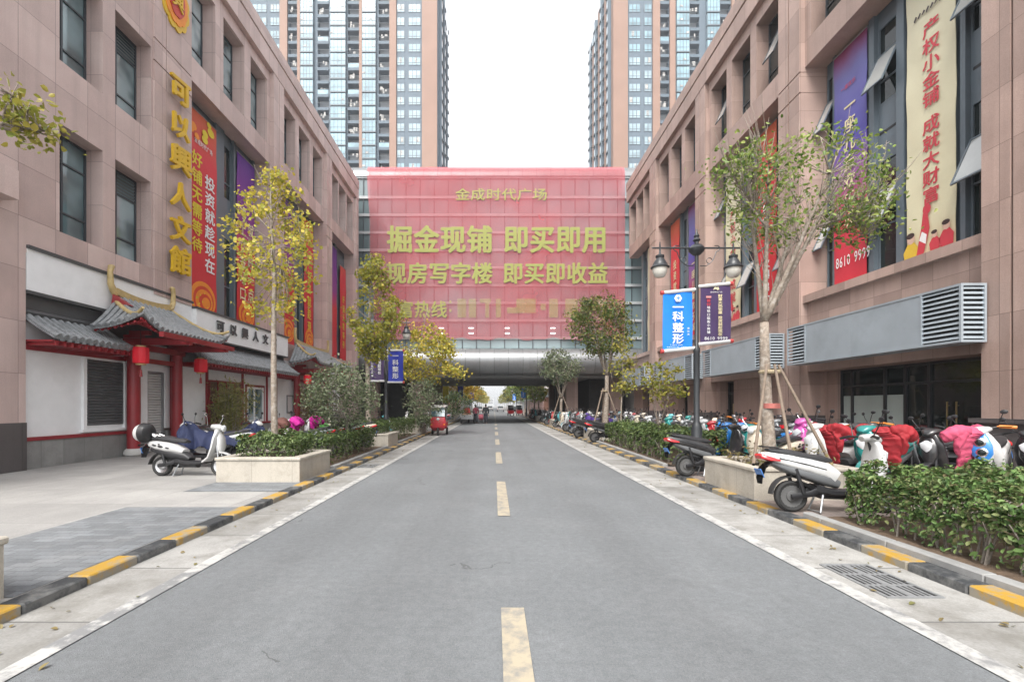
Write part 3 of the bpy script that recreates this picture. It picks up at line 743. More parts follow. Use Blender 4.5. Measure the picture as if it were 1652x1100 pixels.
# ---------------------------------------------------------------- wall characters and emblem
ws = thing('wall_sign', 'six large yellow brush characters in a vertical line on the granite pier', 'sign', (-10.9, 15.95, 6))
for ch, z, sc_ in zip('可以興人文館', (11.98, 10.79, 9.59, 8.39, 7.23, 6.13), (.92, .88, .98, .92, .92, .95)):
    mb = MB(); put_glyph(mb, ch, (-10.82, 15.48, z), LR, UP, 1.12*sc_, .98*sc_, .028, .09)
    for v in range(len(mb.v)):
        p = mb.v[v]; mb.v[v] = (p[0], p[1], p[2] + .10*(p[1]-16.0))
    mb.build('character', m_yel, ws)
em = thing('wall_emblem', 'orange and yellow scalloped emblem high on the granite pier', 'emblem', (-10.9, 15.95, 13.9))
em_c = Vector((-10.93, 15.92, 15.5))
def plaque(r, lobes, amp, x, sy=1.0):
    mb = MB(); n = 96; rr = [r*(1+amp*abs(math.sin(lobes*math.pi*k/n))) for k in range(n)]
    a = [(x, em_c.y+rr[k]*.78*math.cos(2*math.pi*k/n), em_c.z+rr[k]*sy*math.sin(2*math.pi*k/n)) for k in range(n)]
    mb.rings([[(x-.08, p[1], p[2]) for p in a], a]); return mb
plaque(.86, 12, .10, -10.9, 1.12).build('rim', m_yel, em); plaque(.72, 12, .06, -10.87, 1.12).build('field', m_orange, em); plaque(.5, 8, .05, -10.84, 1.15).build('centre', mat('red enamel', (.5, .04, .02), .4, .1), em)
e4 = MB(); put_glyph(e4, '興', (-10.825, 15.62, 15.15), LR, UP, .6, .72, .02, .03); e4.build('character', m_yel, em)
# ---------------------------------------------------------------- white shopfront with tiled pent roofs
def tiled_slope(mb, P, lines, n=9, r=.058, n_round=7):
    """half-round tile rows: each line is (a, b) parameters; P(a, t) gives the point, t from 0 (top) to 1 (eave)"""
    for (a, t0, t1) in lines:
        pts = [Vector(P(a, t0 + (t1-t0)*i/n)) for i in range(n+1)]
        if (pts[-1]-pts[0]).length < .15: continue
        rr = []
        for i, p in enumerate(pts): rr.append(r*(1.0 + .10*(i % 2)))
        mb.tube([p + Vector((0, 0, .02)) for p in pts], rr, n_round)
        d = (pts[-1]-pts[-2]).normalized(); e = pts[-1] + Vector((0, 0, .015))
        mb.tube([e, e + d*.03], r*1.35, 10)
def pent_roof(parent, y0, y1, xr, zr, xe, ze):
    P = lambda a, t: (xr + (xe-xr)*t, a, zr + (ze-zr)*(t*1.2 - .2*t*t))
    ys = [y0 + .1 + .2*i for i in range(int((y1-y0)/.2))]
    rf = MB(); tiled_slope(rf, P, [(y, 0, 1) for y in ys], 8)
    rs = [[P(y0, t/5) for t in range(6)], [P(y1, t/5) for t in range(6)]]
    rf.rings([r + [(p[0], p[1], p[2]-.05) for p in r[::-1]] for r in rs])
    for y in [q+.1 for q in ys[:-1]]:
        e = Vector(P(y, 1)); rf.obox(e + Vector((.0, 0, -.05)), .02, .11, .09)
    r_ = rf.build('roof', m_tile, parent, smooth='auto')
    rd = MB(); rd.tube([(xr+.03, y0, zr+.06), (xr+.03, y1, zr+.06)], .075, 8); rd.build('ridge', m_roofcap, r_)
    ra = MB(); ra.box(xr+.02, xe-.05, y0, y1, ze-.13, ze-.085)
    for y in ys: ra.box(xr+.02, xe-.02, y-.035, y+.035, ze-.21, ze-.131)
    ra.build('rafters', m_red, parent)

sf = thing('tiled_shopfront', 'white rendered shopfront with grey tiled pent roofs and dark red timbers', 'shopfront', (-11.2, 17, 0))
XW = -11.14
wh = MB()
wh.box(-11.29, XW, 10.94, 14.95, .84, 4.0); wh.box(-11.29, XW, 14.95, 15.75, 2.72, 4.0); wh.box(-11.29, XW, 15.75, 24.35, .84, 4.0)
wh.box(-11.29, XW, 24.35, 26.3, .84, 4.0); wh.box(-11.29, XW, 31.2, 33.5, .3, 4.0)
wh.build('wall', m_white, sf)
pl = MB()
pl.box(-11.29, XW+.03, 10.94, 14.93, .07, .75); pl.box(-11.29, XW+.03, 15.8, 18.0, .07, .75); pl.box(-11.29, XW+.03, 18.0, 26.3, .07, .75)
pl.build('plinth', panel_mat('grey shop plinth', (.26, .26, .255), .6, 1.0, jcol=.6, rough=.5, dirt=((.14,.14,.13), 3, .45, .75, .5)), sf)
band = MB()
band.box(-11.29, -10.98, 10.94, 16.9, 4.32, 5.30); band.box(-11.29, -10.82, 16.9, 24.4, 4.15, 5.12)
band.build('fascia', m_white, sf)
cp = MB(); cp.box(-11.32, -10.93, 10.93, 16.92, 5.30, 5.38); cp.box(-11.32, -10.77, 16.88, 24.45, 5.12, 5.2); cp.box(-11.3, -10.96, 10.93, 16.9, 4.24, 4.32); cp.box(-11.3, -10.8, 16.9, 24.4, 4.09, 4.15)
cp.box(-11.29, -11.1, 10.94, 24.4, 3.6, 4.24)
cp.build('cap', m_roofcap, sf)
for ch, y in zip('可以興人文館', (18.05, 18.95, 19.85, 20.75, 21.65, 22.5)):
    mb = MB(); put_glyph(mb, ch, (-10.78, y, 4.5), LR, UP, .52, .46, .03, .035); mb.build('character', m_roofcap, sf)
pent_roof(sf, 10.95, 13.35, -11.13, 3.76, -10.36, 3.24)
pent_roof(sf, 16.4, 24.4, -11.13, 3.96, -10.22, 3.22)
tm = MB(); xt = XW + .05
def vpost(y, w_, z0, z1, dx=.05): tm.box(XW, XW+dx, y-w_/2, y+w_/2, z0, z1)
tm.box(XW, XW+.07, 10.95, 14.0, 2.93, 3.05); tm.box(XW, XW+.06, 10.95, 14.25, .75, .84)
for y in (14.3, 16.05): tm.box(XW, XW+.09, y-.08, y+.08, .1, 3.75)
tm.box(XW, XW+.065, 14.0, 24.4, 3.0, 3.1) ; tm.box(XW, XW+.06, 16.2, 24.4, .76, .84)
for y in (18.0, 20.55, 22.75, 23.75, 26.2): vpost(y, .12, .845, 3.0)
for y in (20.85, 22.45): vpost(y, .1, .845, 2.55, .045)
tm.box(XW, XW+.045, 20.9, 22.4, 2.45, 2.55); tm.box(XW, XW+.07, 24.4, 26.25, 3.0, 3.1)
tm.build('timbers', m_red, sf)
m_slat = mat('dark shutter slats', (.10, .105, .11), .4, .1)
sh = MB(); sh.box(XW+.005, XW+.015, 12.65, 13.95, 1.05, 2.87); n = 22
for i in range(n):
    z = 1.06 + 1.79*i/n; sh.rings([[(XW+.016, y, z), (XW+.055, y, z+.03), (XW+.055, y, z+.045), (XW+.016, y, z+.075)] for y in (12.7, 13.9)])
shw = sh.build('window_shutter', m_slat, sf)
shf = MB(); shf.box(XW, XW+.07, 12.55, 12.65, .95, 2.92); shf.box(XW, XW+.07, 13.95, 14.05, .95, 2.92); shf.box(XW, XW+.09, 12.5, 14.1, .88, .95)
shf.build('frame', m_white, shw)
m_roller = mat('white roller door', (.62, .62, .61), .5, .06)
rd = MB(); n = 30
for i in range(n):
    z = .09 + 2.55*i/n; rd.rings([[(-11.28, y, z), (-11.225, y, z+.02), (-11.225, y, z+.065), (-11.28, y, z+.084)] for y in (15.02, 15.68)])
rdo = rd.build('roller_door', m_roller, sf)
q = MB(); q.box(-11.29, -11.18, 14.95, 15.02, .08, 2.7); q.box(-11.29, -11.18, 15.68, 15.75, .08, 2.7); q.box(-11.29, -11.18, 15.02, 15.68, 2.64, 2.72); q.build('frame', m_steel, rdo)
m_wood = mat('brown timber screen', (.13, .075, .045), .6, .25, scale=6)
w1 = MB(); w1.box(XW, XW+.02, 18.1, 20.45, .845, 2.6); w1m = w1.build('window', m_wood, sf)
q = MB()
for y in (18.1, 18.68, 19.27, 19.85, 20.4): q.box(XW+.02, XW+.06, y, y+.06, .85, 2.6)
for z in (.85, 1.7, 2.54): q.box(XW+.02, XW+.055, 18.16, 20.4, z, z+.06)
q.build('frame', m_red, w1m)
w2 = MB(); w2.box(XW, XW+.015, 20.9, 22.4, .85, 2.45); w2m = w2.build('window', m_glass, sf)
q = MB()
for y in (20.9, 21.5, 22.3): q.box(XW+.015, XW+.05, y, y+.09, .85, 2.45)
q.box(XW+.015, XW+.048, 20.99, 22.3, .85, .95); q.box(XW+.015, XW+.048, 20.99, 22.3, 2.36, 2.45); q.build('frame', m_white, w2m)
nb = thing('notice_board', 'small grey framed notice board on the white wall beside the far tiled gate', 'notice board', (XW, 25.3, 1.2))
MB().box(XW+.002, XW+.02, 25.0, 25.65, 1.25, 2.1).build('board', m_wht, nb)
q = MB(); q.box(XW+.002, XW+.05, 24.94, 25.0, 1.19, 2.16); q.box(XW+.002, XW+.05, 25.65, 25.71, 1.19, 2.16); q.box(XW+.002, XW+.05, 25.0, 25.65, 2.1, 2.16); q.box(XW+.002, XW+.05, 25.0, 25.65, 1.19, 1.25); q.build('frame', m_steel, nb)

def gate(label, y0, y1, yr0, yr1, zr, ze, cols, xr=-10.86, xe=-9.42, U=.42):
    t = thing('tiled_gate', label, 'gate', (-10.9, (y0+y1)/2, .08), 'tiled gates on the white shopfront')
    yc, hr, half = (y0+y1)/2, (yr1-yr0)/2, (y1-y0)/2
    def Z(x, y):
        p = max(0, (x-xr)/(xe-xr)); q_ = max(0, (abs(y-yc)-hr)/(half-hr)); m_ = max(p, q_)
        return zr - (zr-ze)*(1.28*m_ - .28*m_*m_) + U*(p*q_)**2
    rf = MB()
    nF = int((y1-y0)/.2); lines = []
    for i in range(nF+1):
        y = y0+.06 + (y1-y0-.12)*i/nF; q_ = max(0, (abs(y-yc)-hr)/(half-hr)); lines.append((y, q_*.97, 1))
    tiled_slope(rf, lambda a, t_: (xr+(xe-xr)*t_, a, Z(xr+(xe-xr)*t_, a)), lines, 9)
    nS = int((xe-xr)/.19)
    for sgn, ye, yr in ((-1, y0, yr0), (1, y1, yr1)):
        lines = []
        for i in range(nS+1):
            x = xr+.08 + (xe-xr-.14)*i/nS; lines.append((x, (x-xr)/(xe-xr)*.97, 1))
        tiled_slope(rf, lambda a, t_, ye=ye, yr=yr: (a, yr+(ye-yr)*t_, Z(a, yr+(ye-yr)*t_)), lines, 8)
    N, Mx = 44, 18
    vs = [(xr+(xe-xr)*i/Mx, y0+(y1-y0)*j/N, Z(xr+(xe-xr)*i/Mx, y0+(y1-y0)*j/N)) for j in range(N+1) for i in range(Mx+1)]
    k = len(vs); vs += [(a, b_, c-.06) for a, b_, c in vs]; w_ = Mx+1
    top = [(j*w_+i, j*w_+i+1, (j+1)*w_+i+1, (j+1)*w_+i) for j in range(N) for i in range(Mx)]
    rf.add(vs, top + [tuple(v+k for v in f)[::-1] for f in top])
    def rim(path): rf.add([vs[i] for i in path] + [vs[i+k] for i in path], [(i, i+1, i+1+len(path), i+len(path)) for i in range(len(path)-1)])
    rim([j*w_+Mx for j in range(N+1)]); rim([i for i in range(w_)]); rim([N*w_+i for i in range(w_)])
    r_ = rf.build('roof', m_tile, t, smooth='auto')
    # underside: dark red boarding, rafters ends and fascia
    un = MB(); us = [(a, b_, c-.075) for a, b_, c in vs[:k]]; us2 = [(a, b_, c-.11) for a, b_, c in vs[:k]]
    ins = [j*w_+i for j in range(1, N) for i in range(0, Mx)]
    sub = [f for f in top if all(0 < v // w_ < N and v % w_ < Mx for v in f)]
    un.add(us + us2, sub + [tuple(v+k for v in f)[::-1] for f in sub])
    for i in range(nF+1):
        y = y0+.15 + (y1-y0-.3)*i/nF
        un.tube([(xe-.45, y, Z(xe-.45, y)-.13), (xe-.04, y, Z(xe-.04, y)-.13)], .035, 6)
    for i in range(nS+1):
        x = xr+.1 + (xe-xr-.2)*i/nS
        for ye, s_ in ((y0, 1), (y1, -1)): un.tube([(x, ye+s_*.5, Z(x, ye+s_*.5)-.13), (x, ye+s_*.04, Z(x, ye+s_*.04)-.13)], .035, 6)
    un.build('eaves', m_red, t)
    rg = MB(); n = 14
    pts = [(xr+.02, yr0 + (yr1-yr0)*i/n, zr+.05 + .10*(2*i/n-1)**2) for i in range(n+1)]
    rg.rings([[(p[0]-.06, p[1], p[2]-.12), (p[0]+.07, p[1], p[2]-.12), (p[0]+.075, p[1], p[2]+.07), (p[0]-.06, p[1], p[2]+.07)] for p in pts])
    for sgn, yy in ((-1, yr0), (1, yr1)):
        h = .8
        rg.tube([(xr+.02, yy-sgn*.05, zr+.05), (xr+.02, yy+sgn*.06, zr+.14), (xr+.02, yy+sgn*.15, zr+.3), (xr+.02, yy+sgn*.17, zr+h*.8), (xr+.02, yy+sgn*.13, zr+h)], [.10, .095, .08, .068, .08], 9)
        rg.ell((xr+.02, yy+sgn*.12, zr+h), (.085, .08, .055), 8, 6)
    rg.build('ridge', m_gold, t, smooth='auto')
    for ye, yr in ((y0, yr0), (y1, yr1)):
        hp = MB(); pts = []
        for i in range(11):
            s_ = i/10*.98; x, y = xr+(xe-xr)*s_, yr+(ye-yr)*s_; pts.append((x, y, Z(x, y)+.07 + .05*max(0, s_-.8)*5))
        hp.tube(pts, [.058]*8 + [.055, .05, .04], 8)
        hp.build('hip_ridge', m_gold, t, smooth='auto')
    gb = MB()
    for ye in (yr0-.02,): gb.rings([[(xr+.0, ye-.1, zr-.3), (xr+.5, ye-.1, zr-.3), (xr+.05, ye-.1, zr+.02)], [(xr+.0, ye+.1, zr-.3), (xr+.5, ye+.1, zr-.3), (xr+.05, ye+.1, zr+.02)]])
    gb.build('gable_board', m_red, t)
    bm = MB(); xc = -10.85
    for y in cols:
        bm.box(-11.13, xe+.3, y-.07, y+.07, 3.42, 3.62); bm.box(-11.13, xc-.15, y-.05, y+.05, 2.95, 3.08)
    bm.box(xc-.07, xc+.07, y0+.35, y1-.35, 3.3, 3.48); bm.box(xe+.2, xe+.32, y0+.3, y1-.3, 3.5, 3.64)
    bm.box(xc-.05, xc+.05, cols[0]+.17, cols[-1]-.17, 2.92, 3.06)
    for y in cols:
        bm.box(xc-.28, xc+.28, y-.09, y+.09, 3.63, 3.72); bm.box(xc-.1, xc+.5, y-.06, y+.06, 3.72, 3.84)
    bm.build('beams', m_red, t)
    for y in cols:
        c = MB(); c.lathe((xc, y, 0), [(.17, .3), (.172, 1.5), (.165, 3.3)], 20); co = c.build('column', m_red, t, smooth='auto')
        s_ = MB(); s_.lathe((xc, y, 0), [(.20, .08), (.25, .13), (.255, .2), (.23, .27), (.185, .31)], 20); s_.build('base_stone', mat('pale drum stone', (.52, .51, .49), .7, .1), co, smooth='auto')
    return t
gate('grey tiled gate canopy on red columns nearest the viewer', 12.5, 16.6, 13.3, 15.55, 4.74, 3.72, (14.0, 15.9))
gate('longer grey tiled gate canopy farther along, half behind the bushy tree', 24.6, 31.0, 25.5, 30.2, 5.0, 3.9, (25.6, 30.0), U=.36)
def lantern(c, label, r=.2):
    t = thing('lantern', label, 'lantern', c, 'red lanterns under the tiled gates')
    b = MB(); n = 16; ring = []
    prof = [(.6, -.24), (.95, -.22), (1, -.1), (1, .1), (.95, .22), (.6, .24)]
    rs = []
    for pr, h in prof: rs.append([(c[0]+r*pr*(1+.05*(k % 2))*math.cos(2*math.pi*k/n), c[1]+r*pr*(1+.05*(k % 2))*math.sin(2*math.pi*k/n), c[2]+h) for k in range(n)])
    b.rings(rs); b.build('shade', mat('red lantern silk', (.72, .012, .03), .5, .08), t)
    cp = MB(); cp.lathe(c, [(r*.62, .24), (r*.62, .28)], 12).lathe(c, [(r*.62, -.28), (r*.62, -.24)], 12); cp.build('cap', m_gold, t)
    ta = MB(); ta.tube([(c[0], c[1], c[2]-.28), (c[0], c[1], c[2]-.42)], .012, 6); ta.tube([(c[0], c[1], c[2]-.42), (c[0], c[1], c[2]-.62)], [.03, .045], 8); ta.build('tassel', m_red, t)
    co = MB(); co.tube([(c[0], c[1], c[2]+.28), (c[0], c[1], c[2]+.75)], .008, 5); co.build('cord', m_black, t)
lantern((-10.22, 13.45, 3.05), 'red silk lantern by the front column of the near tiled gate')
lantern((-10.35, 16.4, 3.0), 'red silk lantern under the far eave corner of the near tiled gate')
lantern((-10.1, 25.2, 3.0), 'red silk lantern under the far tiled gate')

# ---------------------------------------------------------------- glazed bridge across the street
br = thing('skybridge', 'glazed bridge building with silver rounded edges spanning the street', 'bridge', (0, 48, 0))
BX0, BX1, BY0, BY1 = -12.5, 12.5, 39.0, 57.0
m_silver = panel_mat('silver panel', (.25, .255, .26), 1.19, 40, jw=.03, rough=.33, var=.05, jcol=.35, panelvar=.06, spec=.6, bump=0)
m_silver.node_tree.nodes['Principled BSDF'].inputs['Metallic'].default_value = .55
prof = [(BY0, 20.85)] + [(BY0+1.3-1.3*math.cos(a), 20.85+1.15*math.sin(a)) for a in [math.pi/2*i/8 for i in range(1, 9)]] + [(BY1, 22.0), (BY1, 20.6), (BY0+1.4, 20.6), (BY0+1.4, 20.8)]
sh = MB(); sh.rings([[(x, p[0], p[1]) for p in prof] for x in (BX0, BX1)])
prof2 = [(BY0+.2, 6.42)] + [(BY0+.35-1.15*math.sin(a)*1.0, 5.3+1.1*math.cos(a)) for a in [math.pi*i/14 for i in range(0, 15)]] + [(BY0+1.5, 4.15), (BY0+1.5, 6.42)]
sh.build('top_shell', m_silver, br, smooth='auto'); sh = MB()
sh.rings([[(x, p[0], p[1]) for p in prof2] for x in (BX0, BX1)])
sh.build('bottom_shell', m_silver, br, smooth='auto')
so_ = MB(); so_.box(BX0, BX1, BY0+1.5, BY1, 4.12, 6.0); so_.box(BX0, BX1, BY1-.6, BY1+.02, 3.98, 6.4)
so_.build('soffit', m_concrete, br)
m_bglass = glass_mat('bridge glass', (.17, .235, .25), .06, .8, .35, .12)
gl = MB(); gl.box(BX0, BX1, BY0+.25, BY0+.5, 6.42, 20.85); gl.build('glazing', m_bglass, br)
m_band = mat('white spandrel band', (.42, .44, .45), .45, .05)
fb = MB()
for k in range(9): fb.box(BX0, BX1, BY0+.12, BY0+.245, 19.0-1.48*k, 19.22-1.48*k)
fb.box(BX0, BX1, BY0+.1, BY0+.245, 20.7, 20.85); fb.build('spandrel_band', m_band, br)
ml = MB(); x = BX0 + .3
while x < BX1:
    ml.box(x-.03, x+.03, BY0+.14, BY0+.248, 6.42, 20.7) ; x += 1.19
ml.build('mullions', m_frame, br)
bk = MB(); bk.box(BX0, BX1, BY0+1.2, BY1, 6.42, 20.6); bk.build('rear_volume', m_alu, br)
cl = MB()
for xx, yy, s_ in ((7.05, 42.5, .52), (-6.6, 42.5, .52), (7.0, 55, .5), (-6.6, 55, .5), (-11.0, 42.5, .5), (11.0, 42.5, .5)):
    q = MB(); q.box(xx-s_, xx+s_, yy-s_, yy+s_, .06, 4.14); q.build('column', m_stoneR, br, bevel=.02)
cw = MB(); cw.box(6.55, 7.6, 49.0, 50.8, .06, 4.12); cw.build('dark_block', mat('dark column and recess shade', (.05, .05, .05), .8, .2), br)
for a in ((9.0, 12.4, 44, 56.5), (-12.4, -8.6, 45, 56.5)): cw = MB(); cw.box(*a, .06, 4.12); cw.build('dark_block', MATS['dark column and recess shade'], br)  # near-black blocks paint in the shade of the recesses under the bridge
lgt = mat('bridge ceiling lamp', (1, .98, .92), .5, 0, emit=4)
for px_ in (712, 760, 818, 892):
    for py_ in (529, 537.5):
        c = at(px_, py_, 39.2); q = MB(); q.box(c.x-.2, c.x+.2, BY0+.236, BY0+.2485, c.z-.022, c.z+.022); q.build('ceiling_lamp', lgt, br)

# the translucent mesh banner over the bridge front
m_mesh, t, b = base_mat('red mesh fabric')
geo = t.new('NewGeometry'); nz = t.noise(.18, 3, geo.outputs['Position'])
mp = t.new('Mapping'); mp.inputs['Scale'].default_value = (1.4, 1, .25); mp.inputs['Rotation'].default_value = (0, R(24), 0); t.link(geo.outputs['Position'], mp.inputs[0])
fold = t.noise(.9, 3, mp.outputs[0], .6)
colr = t.mix(t.ramp(nz, .35, .65), (.45, .075, .09), (.43, .115, .135)); t.link(colr, b.inputs['Base Color'])
b.inputs['Roughness'].default_value = .7
bn = t.new('Bump'); bn.inputs['Strength'].default_value = .5; bn.inputs['Distance'].default_value = .25; t.link(fold, bn.inputs['Height']); t.link(bn.outputs[0], b.inputs['Normal'])
tr = t.new('BsdfTransparent'); ms = t.new('MixShader')
t.link(t.math('ADD', t.math('MULTIPLY', t.ramp(nz, .3, .7), -.16), .62), ms.inputs[0]); t.link(tr.outputs[0], ms.inputs[1]); t.link(b.outputs[0], ms.inputs[2]); t.link(ms.outputs[0], m_mesh.node_tree.nodes['Material Output'].inputs[0])
m_olive, t, b = base_mat('olive mesh print'); b.inputs['Base Color'].default_value = (.40, .43, .12, 1); b.inputs['Roughness'].default_value = .7
tr = t.new('BsdfTransparent'); ms = t.new('MixShader'); ms.inputs[0].default_value = .52; t.link(tr.outputs[0], ms.inputs[1]); t.link(b.outputs[0], ms.inputs[2]); t.link(ms.outputs[0], m_olive.node_tree.nodes['Material Output'].inputs[0])
m_olive2 = m_olive.copy(); m_olive2.name = 'blurred number print'
[n for n in m_olive2.node_tree.nodes if n.type == 'MIX_SHADER'][0].inputs[0].default_value = .26
bb = thing('mesh_banner', 'huge translucent red mesh banner with olive characters covering the bridge front', 'banner', (0, 38.8, 7))
bx0, bx1, bz0, bz1 = -10.56, 10.95, 7.15, 21.75
def roll_y(z):
    return BY0 - .1 if z < 20.85 else BY0 + 1.3 - 1.3*math.sqrt(max(0, 1 - ((z-20.85)/1.17)**2)) - .1
NU, NV = 96, 64; P = []
for j in range(NV+1):
    z = bz0 + (bz1-bz0)*j/NV
    for i in range(NU+1):
        x = bx0 + (bx1-bx0)*i/NU
        q_ = max(0, 1-(z-bz0)/14)
        d = .03*math.sin(x*1.1 + z*.9) + .02*math.sin(2.3*x - 1.7*z) + .05*math.exp(-((x+6.4-(20.5-z)*.75)/.16)**2)*(15.5 < z < 20.2) + .04*math.exp(-((x+8.9-(20.2-z)*.4)/.14)**2)*(16 < z < 20)
        edge = .16*math.sin(z*.8)*(1 if i == 0 else 0) * .4
        zz = z + (.08*math.sin(x*1.6)+.05*math.sin(x*4.1))*(j == 0)
        taper = .45*max(0, min(1, (19-z)/8)) if x < bx0+3 else 0
        P.append((x + edge + (taper*(1-(x-bx0)/3) if x < bx0+3 else 0), roll_y(z) - .03 - abs(d)*.8, zz))
MB().add(P, [(j*(NU+1)+i, j*(NU+1)+i+1, (j+1)*(NU+1)+i+1, (j+1)*(NU+1)+i) for j in range(NV) for i in range(NU)]).build('fabric', m_mesh, bb, smooth=True)
YT = BY0 - .205; sc39 = YT/F
def bpx(px_, py_): return Vector(((px_-VX)*sc39, YT, EYE-(py_-VY)*sc39))
def brow(s_, x0, x1, ytop, ybot, bold, mt=m_olive, name='lettering'):
    mb = MB(); o0 = bpx(x0, ybot); o1 = bpx(x1, ytop); n = len(s_); pit = (o1.x-o0.x)/n
    for i, ch in enumerate(s_):
        put_glyph(mb, ch, o0 + FR*(pit*i), FR, UP, pit*.98, o1.z-o0.z, bold)
    mb.build(name, mt, bb)
brow('金成时代广场', 734, 884, 303, 323, .012)
brow('掘金现铺', 624, 796, 362, 407, .034); brow('即买即用', 812, 981, 362, 407, .034)
brow('现房写字楼', 622, 796, 422, 457, .032); brow('即买即收益', 811, 982, 422, 457, .032)
brow('财富热线', 614, 722, 484, 512, .025)
q = MB()
for yy in (489, 503): c = bpx(725, yy); q.add([c, c+FR*.16, c+FR*.16+UP*.22, c+UP*.22], [(0,1,2,3)])
q.build('lettering', m_olive, bb)
q = MB()  # faint blocks stand in for the unreadable phone number
for a, b_, c0, c1 in ((738, 752, 482, 512), (756, 768, 482, 512), (774, 792, 482, 488), (783, 789, 488, 512), (800, 808, 482, 512), (818, 836, 496, 505), (833, 864, 482, 505), (872, 880, 490, 500), (886, 900, 482, 512), (912, 932, 482, 512), (938, 950, 490, 512), (960, 975, 482, 500)):
    o0, o1 = bpx(a, c1), bpx(b_, c0); q.add([o0, (o1.x, YT, o0.z), o1, (o0.x, YT, o1.z)], [(0,1,2,3)])
q.build('blurred_number', m_olive2, bb)

